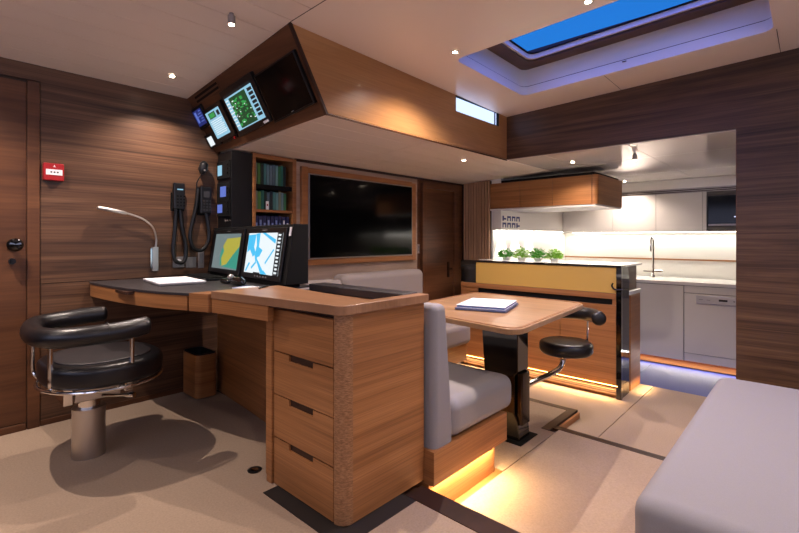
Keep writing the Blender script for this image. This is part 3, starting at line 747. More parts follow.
# ------------------------------------------------------------------ things on the desk
zl = .7575
lp = thing('laptop', 'closed white laptop lying on the dark leather desk', 'laptop', (.99, 2.62, zl))
MLp = Matrix.Translation((1.0, 2.63, zl)) @ Matrix.Rotation(math.radians(-7), 4, 'Z')
MB().box(-.115, .115, -.19, .19, .002, .010, MLp).build('base', 'greyplastic', lp, .002)
MB().box(-.115, .115, -.19, .19, .0105, .017, MLp).build('lid', 'paper', lp, .002)
kb = thing('keyboard', 'dark keyboard at the foot of the left chart screen', 'keyboard', (1.22, 2.74, zl))
MK = Matrix.Translation((1.235, 2.76, zl)) @ Matrix.Rotation(math.radians(-6.5), 4, 'Z')
MB().box(-.065, .065, -.20, .20, .001, .014, MK).build('base', 'black', kb, .003)
m = MB()
for r in range(5):
    for c in range(15): m.box(-.056+.023*r, -.038+.023*r, -.192+.026*c, -.171+.026*c, .0142, .019, MK)
m.build('keys', 'blackmatt', kb)
ms = thing('trackball', 'black trackball with pale ball between keyboard and mouse', 'trackball', (1.20, 2.36, zl))
MT_ = Matrix.Translation((1.20, 2.365, zl))
MB().box(-.045, .045, -.045, .045, .001, .026, MT_).build('base', 'blackgloss', ms, .012, 4)
def ball(m, c, r, n=14, k=8, sq=1):
    return m.rings([((c[0], c[1], c[2]+r*sq*-math.cos(PI*i/k)), max(.0004, r*math.sin(PI*i/k))) for i in range(k+1)], n)
ball(MB(), (1.20, 2.365, zl+.032), .018).build('ball', 'plate', ms)
mo = thing('computer_mouse', 'glossy black computer mouse in front of the right chart screen', 'mouse', (1.165, 2.22, zl))
m = MB(); m.rings([((1.165, 2.155, zl+.010), .007), ((1.165, 2.165, zl+.018), .017), ((1.165, 2.20, zl+.024), .023), ((1.165, 2.25, zl+.022), .021), ((1.165, 2.28, zl+.016), .014), ((1.165, 2.288, zl+.012), .006)], 18)
m.build('body', 'blackgloss', mo)
MB().rings([((1.165, 2.255, zl+.042), .004), ((1.165, 2.27, zl+.034), .004)], 8).build('scroll_wheel', 'plate', mo)
np_ = thing('notepad', 'small white notepad on the desk at the edge of the leather', 'notepad', (1.12, 2.04, zl))
MNp = Matrix.Translation((1.13, 2.035, zl)) @ Matrix.Rotation(math.radians(20), 4, 'Z')
MB().box(-.05, .05, -.065, .065, .0003, .006, MNp).build('pages', 'paper', np_)
MB().box(-.05, .05, .050, .065, .0062, .007, MNp).build('binding', 'bluepaper', np_)
pn = MB().rings([((1.075, 1.86, .7765), .001), ((1.082, 1.866, .7765), .004), ((1.165, 1.925, .7765), .004)], 10).build('pen', 'black'); tag(pn, 'black pen lying on the oak desk top beside the notepad', 'pen')
ppr = MB().box(1.03, 1.17, 1.82, 1.945, .7722, .7732).build('sheet_of_paper', 'paper') if 0 else None

# ------------------------------------------------------------------ helm chair
ch = thing('swivel_chair', 'black leather swivel chair with wrap-round padded back on a steel column', 'chair', (.565, 2.48, 0))
CX_, CY_ = .565, 2.48
m = MB(); m.rings([((CX_, CY_, .0005), .066), ((CX_, CY_, .225), .066)], 36)
m.build('column', 'steel', ch)
MB().rings([((CX_, CY_, .2255), .045), ((CX_, CY_, .27), .045)], 28).build('inner_tube', 'chrome', ch)
MB().box(CX_-.07, CX_+.11, CY_-.075, CY_+.075, .27, .362).build('slide_mechanism', 'steel', ch, .006)
m = MB(); m.box(CX_+.12, CX_+.155, CY_-.10, CY_+.10, .285, .35); m.build('bracket', 'chrome', ch, .004); MB().box(CX_-.115, CX_-.08, CY_-.10, CY_+.06, .275, .36).build('bracket', 'chrome', ch, .004)
m = MB(); m.rings([((CX_+.03, CY_-.10, .29), .008), ((CX_+.10, CY_-.17, .29), .008), ((CX_+.115, CY_-.185, .29), .014), ((CX_+.13, CY_-.20, .29), .014)], 12); m.build('lever', 'chrome', ch)
SX, SY = .605, 2.425
def seatpad(m, rx, ry, z0, z1, cx, cy, n=44, e=2.4, rot=0, rnd=.03):
    rr = []
    for t in range(7): a = PI/2*t/6; rr.append((1-rnd/rx*(1-math.sin(a)), z0+rnd*(1-math.cos(a))))
    for t in range(7): a = PI/2*t/6; rr.append((1-rnd/rx*(1-math.cos(a)), z1-rnd*(1-math.sin(a))))
    rr += [(.5, z1+.004), (.02, z1+.006)]
    o = len(m.v); 
    for s_, z in rr:
        for k in range(n):
            t = 2*PI*k/n; c, q = math.cos(t), math.sin(t)
            x = rx*s_*math.copysign(abs(c)**(2/e), c); y = ry*s_*math.copysign(abs(q)**(2/e), q)
            m.v.append(Vector((cx+x*math.cos(rot)-y*math.sin(rot), cy+x*math.sin(rot)+y*math.cos(rot), z)))
    for i in range(len(rr)-1):
        for k in range(n):
            k2 = (k+1) % n; m.f.append((o+i*n+k, o+i*n+k2, o+(i+1)*n+k2, o+(i+1)*n+k))
    m.f.append(tuple(o+k for k in reversed(range(n)))); m.f.append(tuple(o+(len(rr)-1)*n+k for k in range(n)))
    return m
seatpad(MB(), .235, .265, .378, .472, SX, SY, rnd=.026).build('seat', 'blackleather', ch, smooth=60)
seatpad(MB(), .19, .205, .468, .479, SX, SY, rnd=.008).build('seat_panel', 'deskleather', ch, smooth=60)
loop_ = [(SX+.24*math.cos(2*PI*k/40), SY+.265*math.sin(2*PI*k/40), .370) for k in range(41)]
MB().tube(loop_, .0075, 10).build('seat_ring', 'chrome', ch)
# U shaped back
bz = .608
u_pts = [(.715, 2.185, bz+.01), (.62, 2.175, bz), (.50, 2.185, bz-.004), (.41, 2.235, bz-.008), (.365, 2.32, bz-.01), (.355, 2.42, bz-.01), (.365, 2.53, bz-.008), (.40, 2.64, bz-.004), (.50, 2.69, bz), (.59, 2.695, bz+.006), (.675, 2.68, bz+.01)]
up = smoothpts(u_pts, 6); NN = len(up)
pr_ = [(p, .041 if 2 < i < NN-3 else .039) for i, p in enumerate(up)]
pr_ = [(up[0]+Vector((.010, 0, 0)), .030)]+pr_+[(up[-1]+Vector((.010, 0, 0)), .030)]
MB().rings(pr_, 20).build('padded_back', 'blackleather', ch, smooth=70)
m = MB(); m.rings([((.56, 2.178, bz), .0438), ((.563, 2.178, bz), .0438)], 22)
m.build('seam', 'black', ch)
for (a, b2) in (((.655, 2.18), (.655, 2.19)), ((.39, 2.29), (.41, 2.33))):
    m = MB(); m.tube(smoothpts([(a[0], a[1], bz-.03), (a[0], a[1], .44), (a[0]+.002, a[1]+.004, .395), (b2[0], b2[1]+.02, .370), (b2[0]+.04, b2[1]+.05, .367)], 6), .0095, 10); m.build('support_rod', 'chrome', ch)
m = MB(); m.tube(smoothpts([(.375, 2.58, bz-.03), (.375, 2.58, .44), (.38, 2.575, .395), (.40, 2.55, .370), (.43, 2.52, .367)], 6), .0075, 10); m.build('support_rod', 'chrome', ch)

fs = thing('floor_socket', 'round steel socket set flush in the foreground carpet near the drawer pedestal', 'floor socket', (1.02, 1.785, 0)) 
fs.location = (1.012, 1.782, 0); fs['_w'] = (1.012, 1.782, 0)
MB().rings([((1.012, 1.782, .0003), .030), ((1.012, 1.782, .003), .030), ((1.012, 1.782, .004), .026)], 28).build('rim', 'black', fs)
MB().rings([((1.012, 1.782, .0042), .016), ((1.012, 1.782, .006), .012)], 20).build('cap', 'chrome', fs)

# ------------------------------------------------------------------ settee
st = thing('corner_settee', 'grey upholstered L-shaped settee on an oak plinth behind the desk, round the dining table', 'settee', (2.0, 2.0, Z1))
MB().box(1.447, 2.04, 1.14, 2.14, -.012, .128).build('seat_base', 'oak', st, .002)
MB().box(1.435, 3.16, 2.141, 2.835, -.012, .128).build('seat_base', 'oak', st, .002)
MB().box(1.447, 1.965, 1.168, 2.25, Z1-.005, -.0125).box(1.436, 3.10, 2.251, 2.83, Z1-.005, -.0125).build('plinth', 'oak', st)
def cushion(x0, x1, y0, y1, z0, z1, mat, nm, bv=.045, M=None):
    m = MB(); m.box(x0, x1, y0, y1, z0, z1, M)
    return m.build(nm, mat, st, bv, 6)
cushion(1.575, 2.115, 1.135, 2.09, .130, .305, 'fabric', 'seat_cushion', .055)
cushion(1.575, 3.175, 2.095, 2.64, .130, .305, 'fabric_b', 'seat_cushion', .045)
pf = [(1.462, .085), (1.600, .085), (1.602, .20), (1.575, .50), (1.553, .725), (1.462, .725)]
m = MB(); n = len(pf)
m.add([(x, 1.150, z) for x, z in pf]+[(x, 2.60, z) for x, z in pf], [tuple(range(n)), tuple(reversed(range(n, 2*n)))]+[(i, n+i, n+(i+1) % n, (i+1) % n) for i in range(n)])
m.build('back_cushion', 'fabric', st, .03, 6)
cushion(1.60, 2.262, 2.655, 2.828, .31, .69, 'fabric_b', 'back_cushion', .04)
cushion(2.266, 3.235, 2.655, 2.828, .31, .722, 'fabric_b', 'back_cushion', .05)

# ------------------------------------------------------------------ dining table
tb = thing('dining_table', 'wooden dining table with rounded corners on a dark sculpted pedestal beside the settee', 'table', (2.40, 1.30, Z1))
TQ = [(1.795, .953), (2.86, 1.045), (2.895, 1.88), (1.91, 1.80)]; tcx, tcy = 2.35, 1.42
def tq(d): return rpoly([(x+(d if x < tcx else -d), y+(d if y < tcy else -d)) for x, y in TQ], .10)
MB().prism(tq(0), .572, .600).build('tabletop', 'oak_table', tb, .006)
flatring(tq(.008), tq(.022), lambda x, y: .5995, lambda x, y: .603).build('raised_edge', 'oak_end', tb)
prof = [(1.40, -.145), (1.40, -.06), (1.385, 0), (1.40, .15), (1.455, .22), (1.47, .45), (1.52, .56), (1.20, .56), (1.235, .45), (1.235, .24), (1.255, .22), (1.255, 0), (1.235, -.04), (1.225, -.145)]
m = MB(); n = len(prof)
m.add([(2.33, y, z) for y, z in prof]+[(2.46, y, z) for y, z in prof], [tuple(range(n)), tuple(reversed(range(n, 2*n)))]+[(i, n+i, n+(i+1) % n, (i+1) % n) for i in range(n)])
m.build('pedestal', 'blackgloss', tb, .006)
MB().prism(rrect(2.345, 2.445, 1.215, 1.253, .012, 4), -.06, .235).build('telescopic_column', 'bronze', tb, .004)
MB().box(2.29, 2.50, 1.195, 1.43, Z1+.0005, Z1+.006).build('foot_plate', 'blackmatt', tb, .002)
MB().box(2.15, 2.62, 1.12, 1.62, .5605, .5715).build('top_bearer', 'bronze', tb, .003)
# swing-out stool on the table leg
so_ = thing('swing_out_stool', 'round black stool with curved back rail on an arm from the table leg', 'stool', (2.87, 1.185, Z1))
SXX, SYY = 2.87, 1.18
seatpad(MB(), .165, .165, .262, .345, SXX, SYY, e=2, rnd=.032).build('seat', 'blackleather', so_, smooth=60)
arm = smoothpts([(2.462, 1.262, .13), (2.60, 1.235, .145), (2.72, 1.215, .155), (2.80, 1.195, .175), (2.835, 1.185, .215), (2.838, 1.182, .26)], 8)
MB().tube(arm, .017, 14).build('swing_arm', 'chrome', so_)
MB().tube([v + Vector((.035, .01, -.0)) if i > 20 else v+Vector((.0, .0, .001)) for i, v in enumerate(arm)][22:], .008, 10).build('brace', 'chrome', so_)
MB().rings([((2.455, 1.262, .10), .028), ((2.455, 1.262, .16), .028)], 20).build('hinge', 'black', so_) if 0 else None
MB().rings([((SXX-.03, SYY, .252), .06), ((SXX-.03, SYY, .2615), .06)], 24).build('seat_plate', 'chrome', so_)
arc3 = [(SXX+.195*math.cos(math.radians(a)), SYY+.195*math.sin(math.radians(a)), .500) for a in range(-72, 64, 8)]
pr2 = [(Vector(arc3[0])+Vector((-.008, -.006, 0)), .028)]+[(p, .044) for p in arc3]+[(Vector(arc3[-1])+Vector((-.01, .006, 0)), .028)]
MB().rings(pr2, 18).build('back_rail', 'blackleather', so_, smooth=70)
a = math.radians(-22); MB().tube([(SXX+.16*math.cos(a), SYY+.16*math.sin(a), .30), (SXX+.19*math.cos(a), SYY+.19*math.sin(a), .32), (SXX+.195*math.cos(a), SYY+.195*math.sin(a), .48)], .006, 10).build('back_post', 'chrome', so_)

# booklets on the table
def booklet(name, label, cat, c, dims, z0, z1, mats, rot):
    t = thing(name, label, cat, (c[0], c[1], z0))
    M_ = Matrix.Translation((c[0], c[1], 0)) @ Matrix.Rotation(rot, 4, 'Z')
    MB().box(-dims[0]/2, dims[0]/2, -dims[1]/2, dims[1]/2, z0+.0003, z0+.002, M_).box(-dims[0]/2, dims[0]/2, -dims[1]/2, dims[1]/2, z1-.002, z1, M_).build('cover', mats[0], t)
    MB().box(-dims[0]/2+.003, dims[0]/2-.003, -dims[1]/2+.003, dims[1]/2-.003, z0+.0021, z1-.0021, M_).build('pages', mats[1], t)
    return t, M_
bc = (2.29, 1.405)
MT['slatecover'] = plain('slate_cover', (74, 78, 104), .4)
b1, M1 = booklet('folder', 'slate blue folder under the white brochure on the dining table', 'folder', (bc[0], bc[1]), (.35, .29), .6031, .613, ('slatecover', 'bluepaper'), math.radians(17))
b2, M2 = booklet('brochure', 'open white brochure lying on the slate folder on the dining table', 'brochure', (bc[0]+.008, bc[1]+.006), (.33, .275), .6132, .628, ('paper', 'bluepaper'), math.radians(17))
m = MB(); m.box(-.02, -.006, .055, .068, .6281, .6285, M2)
for i in range(3): m.box(-.06+.03*i, -.055+.03*i, -.09, -.02, .6281, .6285, M2)
m.build('print', 'navy', b2)

# ------------------------------------------------------------------ galley peninsula
pe = thing('galley_peninsula', 'oak-fronted galley bar with black frame and mustard glass band behind the dining table', 'bar cabinet', (3.85, 1.7, Z2))
PX = 3.58
MB().box(PX+.02, 4.10, 1.09, 2.49, -.12, .785).build('carcass', 'teak_door', pe)
MB().box(PX+.101, 4.118, 1.052, 2.37, .787, .802).build('countertop', 'counter', pe, .002)
MB().box(PX-.003, PX+.02, 1.057, 2.49, .785, .8015).box(PX+.02, PX+.10, 1.052, 2.49, .786, .8015).box(PX-.003, PX+.03, 1.053, 1.090, Z2+.001, .7995).box(PX-.002, PX+.02, 2.325, 2.49, .592, .785).build('black_frame', 'blackgloss', pe, .002)
box('mustard_panel', PX+.004, PX+.0195, 1.091, 2.324, .592, .784, 'yellow', pe)
box('rail', PX-.006, PX+.0195, 1.091, 2.49, .548, .590, 'oak', pe, .002)
box('slot', PX+.01, PX+.0195, 1.12, 2.30, .505, .547, 'blackmatt', pe)
MB().box(PX, PX+.0195, 1.091, 1.118, .505, .547).box(PX, PX+.0195, 2.302, 2.49, .505, .547).build('slot_end', 'oak', pe)
for y0, y1 in ((1.092, 1.518), (1.522, 1.998), (2.002, 2.49)):
    box('door', PX, PX+.0195, y0, y1, -.095, .502, 'oak', pe, .001)
box('toe_grille', PX+.006, PX+.03, 1.08, 2.49, Z2+.03, -.125, 'oak_top', pe)
m = MB()
for kk in range(3): m.box(PX+.004, PX+.0058, 1.09, 2.44, Z2+.045+.014*kk, Z2+.049+.014*kk)
m.build('grille_slots', 'gap', pe)
box('plinth', PX+.04, 4.05, 1.09, 2.49, Z2+.0005, -.121, 'oak', pe)
MB().add([(PX+.031, 1.062, Z2+.001), (3.80, 1.062, Z2+.001), (3.80, 1.062, .700), (3.77, 1.062, .7865), (PX+.031, 1.062, .7865), (PX+.031, 1.077, Z2+.001), (3.80, 1.077, Z2+.001), (3.80, 1.077, .700), (3.77, 1.077, .7865), (PX+.031, 1.077, .7865)],
     [(0, 1, 2, 3, 4), (9, 8, 7, 6, 5), (0, 5, 6, 1), (1, 6, 7, 2), (2, 7, 8, 3), (3, 8, 9, 4), (4, 9, 5, 0)]).build('end_panel', 'smoked', pe)
m = MB(); m.tube(smoothpts([(PX+.004, 1.115, .665), (PX-.02, 1.115, .650), (PX-.024, 1.10, .628), (PX-.016, 1.07, .622), (PX-.006, 1.05, .625)], 5), .006, 8); m.build('hook_catch', 'black', pe)
MB().box(3.83, 4.11, 1.061, 1.0895, Z2+.001, .560).build('lower_end_panel', 'oak', pe, .012, 4)
MB().box(3.80, 4.118, 1.057, 1.0895, .561, .590).build('lower_countertop', 'counter', pe, .003)
# LED strip lights (warm) in the toe spaces
def led(name, label, p0, p1, mat, wd=.006):
    a, b_2 = Vector(p0), Vector(p1); m = MB().box(min(a.x, b_2.x)-(wd/2 if a.x == b_2.x else 0), max(a.x, b_2.x)+(wd/2 if a.x == b_2.x else 0), min(a.y, b_2.y)-(wd/2 if a.y == b_2.y else 0), max(a.y, b_2.y)+(wd/2 if a.y == b_2.y else 0), a.z-.003, a.z)
    o = m.build(name, mat); tag(o, label, 'light strip', 'hidden light strips'); return o
def area(name, c, sx, sy, W, col, rot=(0, 0, 0)):
    l = bpy.data.lights.new(name, 'AREA'); l.shape = 'RECTANGLE'; l.size = sx; l.size_y = sy; l.energy = W; l.color = col
    o = bpy.data.objects.new(name, l); COL.objects.link(o); o.location = c; o.rotation_euler = rot; return o
FILLC = (.86, .84, 1.0)
WARM = (1, .68, .34); WARMW = (1, .93, .84); SPOTC = (1, .83, .73)
led('led_strip', 'warm light strip glowing under the front of the galley bar', (PX-.004, 1.08, -.100), (PX-.004, 2.48, -.100), 'led_warm')
area('led_light', (PX-.012, 1.78, -.108), .02, 1.38, LED*4, WARM, (0, math.radians(20), 0))
led('led_strip', 'warm light strip under the near end of the grey settee', (1.47, 1.150, -.0125), (1.95, 1.150, -.0125), 'led_warm')
area('led_light', (1.71, 1.151, -.020), .48, .012, LED*3.5, WARM, (math.radians(-22), 0, 0))
led('led_strip', 'warm light strip under the table side of the settee bench', (2.02, 2.16, -.0125), (3.10, 2.16, -.0125), 'led_warm')
area('led_light', (2.56, 2.16, -.020), 1.1, .012, LED*1.0, WARM, (0, 0, 0))
area('led_light', (2.02, 1.66, -.020), .012, .9, LED*1.0, WARM, (0, 0, 0))
area('led_light', (3.96, .985, Z2+.06), .28, .02, LED*.5, WARM, (math.radians(20), 0, 0))

for c0, c1 in ((-1.2, .7), (.9, 2.9)): area('window_light', ((c0+c1)/2, YR+.02, 1.45), c1-c0, .6, FILL, FILLC, (math.radians(90), 0, 0))  # area lamps added at the unseen fill windows
for c0, c1 in ((-1.7, .3), (.6, 2.6)): area('window_light', (X0+.02, (c0+c1)/2, 1.38), .75, c1-c0, FILL, FILLC, (0, math.radians(-90), 0))
# herbs growing on the bar
random.seed(11)
def herb(cx, cy, mat, label, h=.11, r=.06):
    t = thing('potted_herb', label, 'plant', (cx, cy, .802), 'herbs along the bar top')
    MB().rings([((cx, cy, .8022), .030), ((cx, cy, .826), .036)], 18).build('pot', 'terra', t)
    m = MB()
    for i in range(420):
        a = random.uniform(0, 2*PI); rr = r*math.sqrt(random.random()); z = .826+random.random()*h*(1-.5*(rr/r)**2)
        c = Vector((cx+rr*math.cos(a), cy+rr*math.sin(a), z)); L_ = random.uniform(.014, .026)
        d = Vector((math.cos(a)+random.uniform(-.6, .6), math.sin(a)+random.uniform(-.6, .6), random.uniform(-.1, .7))).normalized()
        s_ = d.cross(Vector((0, 0, 1))).normalized()*L_*.42; n_ = s_.cross(d).normalized()*.002
        m.add([c, c+d*L_*.5+s_+n_, c+d*L_, c+d*L_*.5-s_+n_, c+d*L_*.5-n_], [(0, 1, 4), (1, 2, 4), (2, 3, 4), (3, 0, 4)])
    m.build('leaves', mat, t)
    m = MB()
    for i in range(14):
        a = random.uniform(0, 2*PI); m.tube([(cx, cy, .82), (cx+r*.6*math.cos(a), cy+r*.6*math.sin(a), .826+h*.6)], .0012, 5)
    m.build('stems', 'leafb', t)
herb(3.84, 2.155, 'leafa', 'bright green herb plant on the bar, leftmost of the row', .08, .068)
herb(3.84, 1.995, 'leafb', 'pale wispy herb plant on the bar, second from left', .10, .062)
herb(3.84, 1.835, 'leafa', 'leafy green herb plant on the bar, second from right', .09, .068)
herb(3.84, 1.68, 'leafb', 'yellowish herb plant on the bar, rightmost of the row', .085, .062)

# ------------------------------------------------------------------ overhead cupboard
oc = thing('overhead_cupboard', 'oak overhead cupboard with rounded corner hanging above the galley bar', 'cupboard', (4.45, 1.95, 1.29))
pl = arc(4.15, 1.45, .04, 180, 270, 6)+[(4.80, 1.41), (4.80, 2.375), (4.132, 2.375), (4.132, 2.493), (4.11, 2.493)]
MB().prism(pl, 1.312, 1.574).build('carcass', 'teak_door', oc, .001)
MB().prism(arc(4.151, 1.4515, .0445, 180, 270, 8)+[(4.80, 1.407), (4.80, 1.4095)]+list(reversed(arc(4.151, 1.4515, .042, 180, 270, 8))), 1.3115, 1.5745).build('end_panel', 'oak', oc)
MB().prism([(x+.002 if x < 4.5 else x-.002, y+.002 if y < 2 else y) for x, y in pl], 1.296, 1.3115).build('underside', 'white', oc)
for y0, y1 in ((1.455, 1.815), (1.819, 2.150), (2.154, 2.488)): box('door', 4.103, 4.1095, y0, y1, 1.314, 1.572, 'oak', oc)
MB().box(4.13, 4.80, 1.44, 2.375, 1.5745, 1.600).build('shadow_gap', 'blackmatt', oc)

# ------------------------------------------------------------------ galley fitments
gw = struct(MB().box(6.0, 6.05, YR, 2.6, Z3-.1, 1.7).build('wall_galley', 'whitewall'))
MB().box(5.992, 5.9995, YR, 2.48, .755, .772).build('oak_strip', 'oak', gw)
gw2 = struct(MB().box(4.14, 6.0, 2.48, 2.55, Z3, 1.66).build('wall_side', 'whitewall'))
LY = 2.38
uc = thing('wall_cupboard', 'white wall cupboard run with dark blue flag-like symbols on the left galley wall', 'cupboard', (5.0, 2.43, 1.09))
MB().box(4.135, 5.99, LY, 2.479, 1.092, 1.54).build('carcass', 'white', uc)
m = MB()
for r in range(2):
    for c in range(4):
        x0 = 4.165+.098*c; z0 = 1.190-.070*r+.0; w_, h_ = .078, .052
        if (r + c) % 4 == 0: m.box(x0, x0+.03, LY-.0015, LY-.0003, z0, z0+h_).box(x0+.03, x0+w_, LY-.0015, LY-.0003, z0+.012, z0+.03)
        else: m.box(x0, x0+.022, LY-.0015, LY-.0003, z0, z0+h_).box(x0+w_-.022, x0+w_, LY-.0015, LY-.0003, z0, z0+h_).box(x0+.022, x0+w_-.022, LY-.0015, LY-.0003, z0+.032, z0+h_)
m.build('blue_symbols', 'navy', uc)
GX = 5.40
ub = thing('wall_cupboard', 'long white wall cupboard run above the galley sink with a dark vent strip on top', 'cupboard', (5.84, .9, 1.08))
MB().box(5.69, 5.99, .832, LY-.003, 1.08, 1.50).box(5.69, 5.99, YR+.6, .30, 1.08, 1.50).box(5.75, 5.99, .30, .832, 1.08, 1.50).box(5.69, 5.75, .30, .832, 1.455, 1.50).box(5.69, 5.75, .30, .832, 1.08, 1.13).build('carcass', 'seamgrey', ub)
for y0, y1 in ((.835, .868), (.871, 1.308), (1.312, 1.768), (1.772, LY-.006)): box('door', 5.68, 5.6895, y0, y1, 1.082, 1.498, 'white', ub)
box('vent_strip', 5.70, 5.99, YR+.6, LY-.003, 1.502, 1.548, 'plate', ub)
box('ceiling_filler', 5.68, 5.99, YR+.6, LY-.003, 1.5485, 1.649, 'ceil_gal', ub)
box('ceiling_filler', 4.135, 5.68, LY-.0, 2.479, 1.541, 1.649, 'ceil_gal', uc)
m = MB()
for kk in range(2): m.box(5.698, 5.6995, .3, LY-.1, 1.508+.018*kk, 1.518+.018*kk)
m.build('vent_slots', 'gap', ub)
mw = thing('microwave_oven', 'built-in black glass microwave in the white cupboards at the right of the galley', 'microwave', (5.72, .566, 1.13))
box('body', 5.695, 5.748, .31, .826, 1.136, 1.452, 'black', mw)
box('glass_door', 5.688, 5.6945, .32, .820, 1.160, 1.446, 'screenblack', mw)
box('lower_trim', 5.688, 5.6945, .32, .820, 1.138, 1.156, 'plate', mw)
MB().box(5.670, 5.6765, .40, .60, 1.222, 1.232).box(5.6765, 5.6875, .59, .598, 1.222, 1.232).box(5.670, 5.6765, .40, .58, 1.352, 1.362).box(5.6765, 5.6875, .57, .578, 1.352, 1.362).build('handle', 'chrome', mw)
bc_ = thing('galley_base_cabinets', 'white galley base cabinets with oak toe-kick under the sink counter', 'cabinet', (5.70, 1.3, Z3))
MB().box(GX+.02, 5.99, .99, 2.475, -.255, .525).box(GX+.02, 5.99, YR+.6, .385, -.255, .525).box(GX+.12, 5.99, .385, .99, -.255, .525).build('carcass', 'seamgrey', bc_)
MB().box(GX+.10, 5.99, YR+.6, 2.475, Z3+.0005, -.256).build('toe_kick', 'oak', bc_)
for y0, y1 in ((.992, 1.60), (1.604, 2.20), (-.4, .383)): box('door', GX, GX+.0195, y0, y1, -.25, .518, 'white', bc_, .002)
dw = thing('dishwasher', 'white integrated dishwasher with control panel handle at the right of the galley counter', 'dishwasher', (GX+.06, .69, -.25))
box('body', GX+.02, GX+.118, .388, .987, -.25, .52, 'seamgrey', dw)
box('door', GX, GX+.0195, .390, .985, -.165, .445, 'white', dw, .002)
box('top_filler', GX, GX+.0195, .390, .985, .450, .520, 'white', dw, .002)
box('plinth_panel', GX+.004, GX+.0195, .390, .985, -.25, -.170, 'white', dw)
dc = MB().box(GX-.016, GX-.0005, .42, .880, .348, .436).build('control_panel', 'panelgrey', dw, .008)
box('display', GX-.0172, GX-.0162, .62, .69, .385, .405, 'black', dc)
m = MB(); m.box(GX-.0172, GX-.0162, .82, .855, .388, .394); m.box(GX-.0172, GX-.0162, .76, .79, .388, .394)
for kk in range(4): m.box(GX-.0172, GX-.0162, .56-.03*kk, .575-.03*kk, .388, .400)
m.build('markings', 'greyplastic', dc)
wt_ = MB().box(GX-.015, 5.985, YR+.6, 2.475, .526, .560).build('galley_worktop', 'counter', None, .003); tag(wt_, 'white galley worktop running along the splashback', 'worktop')
ta = thing('kitchen_tap', 'tall chrome swan-neck tap on the white galley worktop', 'tap', (5.80, 1.37, .56))
MB().rings([((5.80, 1.365, .5605), .024), ((5.80, 1.365, .60), .020), ((5.80, 1.365, .61), .016)], 18).build('base', 'chrome', ta)
MB().tube(smoothpts([(5.80, 1.365, .605), (5.80, 1.365, .95), (5.785, 1.365, .995), (5.74, 1.365, 1.015), (5.70, 1.365, .99), (5.69, 1.365, .93), (5.69, 1.365, .86)], 8), .0115, 12).build('spout', 'chrome', ta)
MB().tube([(5.80, 1.355, .635), (5.80, 1.27, .640)], .007, 10).box(5.775, 5.825, 1.27, 1.46, .624, .634).build('lever', 'chrome', ta)
# light strips
led('led_strip', 'white light strip under the wall cupboards above the sink', (5.93, -.9, 1.0795), (5.93, 2.35, 1.0795), 'led_white', .012)
area('led_light', (5.93, 1.1, 1.070), .03, 2.6, GLED*3.2, WARMW, (0, math.radians(20), 0))
led('led_strip', 'white light strip under the cupboard with blue symbols', (4.16, 2.455, 1.0915), (5.9, 2.455, 1.0915), 'led_white', .010)
area('led_light', (5.0, 2.45, 1.080), 1.7, .02, GLED*1.1, WARMW, (math.radians(-15), 0, 0))
led('led_strip', 'warm light strip in the toe-kick of the galley base cabinets', (GX+.05, -.4, -.2555), (GX+.05, 2.4, -.2555), 'led_warm')
area('led_light', (GX+.045, .9, -.262), .02, 2.6, LED*5.5, WARMW, (0, math.radians(25), 0))

# ------------------------------------------------------------------ foreground sofa
sf = thing('sofa', 'large flat grey upholstered bench seat in the right foreground', 'sofa', (2.1, -.4, Z1))
MB().box(1.44, 2.87, -1.55, .34, Z1+.08, .06).build('base', 'oak', sf, .004)
MB().box(1.50, 2.82, -1.5, .28, Z1+.0005, Z1+.0795).build('plinth', 'blackmatt', sf)
m = MB().box(1.365, 2.91, -1.6, .378, .061, .283); m.build('seat_cushion', 'fabric', sf, .05, 6)

# ------------------------------------------------------------------ ceiling lights
def spot(loc, W, ang=140, blend=.9, col=SPOTC, rot=(0, 0, 0), r=.006):
    l = bpy.data.lights.new('spot', 'SPOT'); l.energy = W; l.spot_size = math.radians(ang); l.spot_blend = blend; l.color = col; l.shadow_soft_size = r
    o = bpy.data.objects.new('spot', l); COL.objects.link(o); o.location = loc; o.rotation_euler = rot; return o
def down(x, y, z, label, W, on=True, **k):
    t = thing('downlight', label, 'ceiling light', (x, y, z), 'recessed downlights')
    m = flatring([(x+.022*math.cos(2*PI*i/24), y+.022*math.sin(2*PI*i/24)) for i in range(24)], [(x+.014*math.cos(2*PI*i/24), y+.014*math.sin(2*PI*i/24)) for i in range(24)], lambda a, b: z-.006, lambda a, b: z-.0005)
    m.build('rim', 'chrome', t)
    MB().rings([((x, y, z-.0045), .0135), ((x, y, z-.001), .0135)], 20).build('lens', 'lamp' if on else 'offlens', t)
    if W: spot((x, y, z-.010), W, **k)
K = KSPOT
down(1.04, 2.76, zc(1.0, 2.76), 'lit downlight in the planked ceiling near the teak wall, above the desk', 19*K, ang=120, blend=.7)
down(2.05, 1.466, zc(2.05, 1.466), 'bright downlight beside the near left corner of the skylight', 34*K)
down(2.05, .742, zc(2.05, .742), 'bright downlight beside the near edge of the skylight, further right', 26*K)
down(3.79, 1.50, 1.6505, 'lit downlight in the low ceiling in front of the overhead cupboard', 14*K)
down(5.45, 1.57, 1.6505, 'lit downlight in the galley ceiling beyond the overhead cupboard', 14*K)
down(3.03, 2.08, zs(2.08), 'small downlight in the low ceiling above the settee bench', 9*K, on=True)
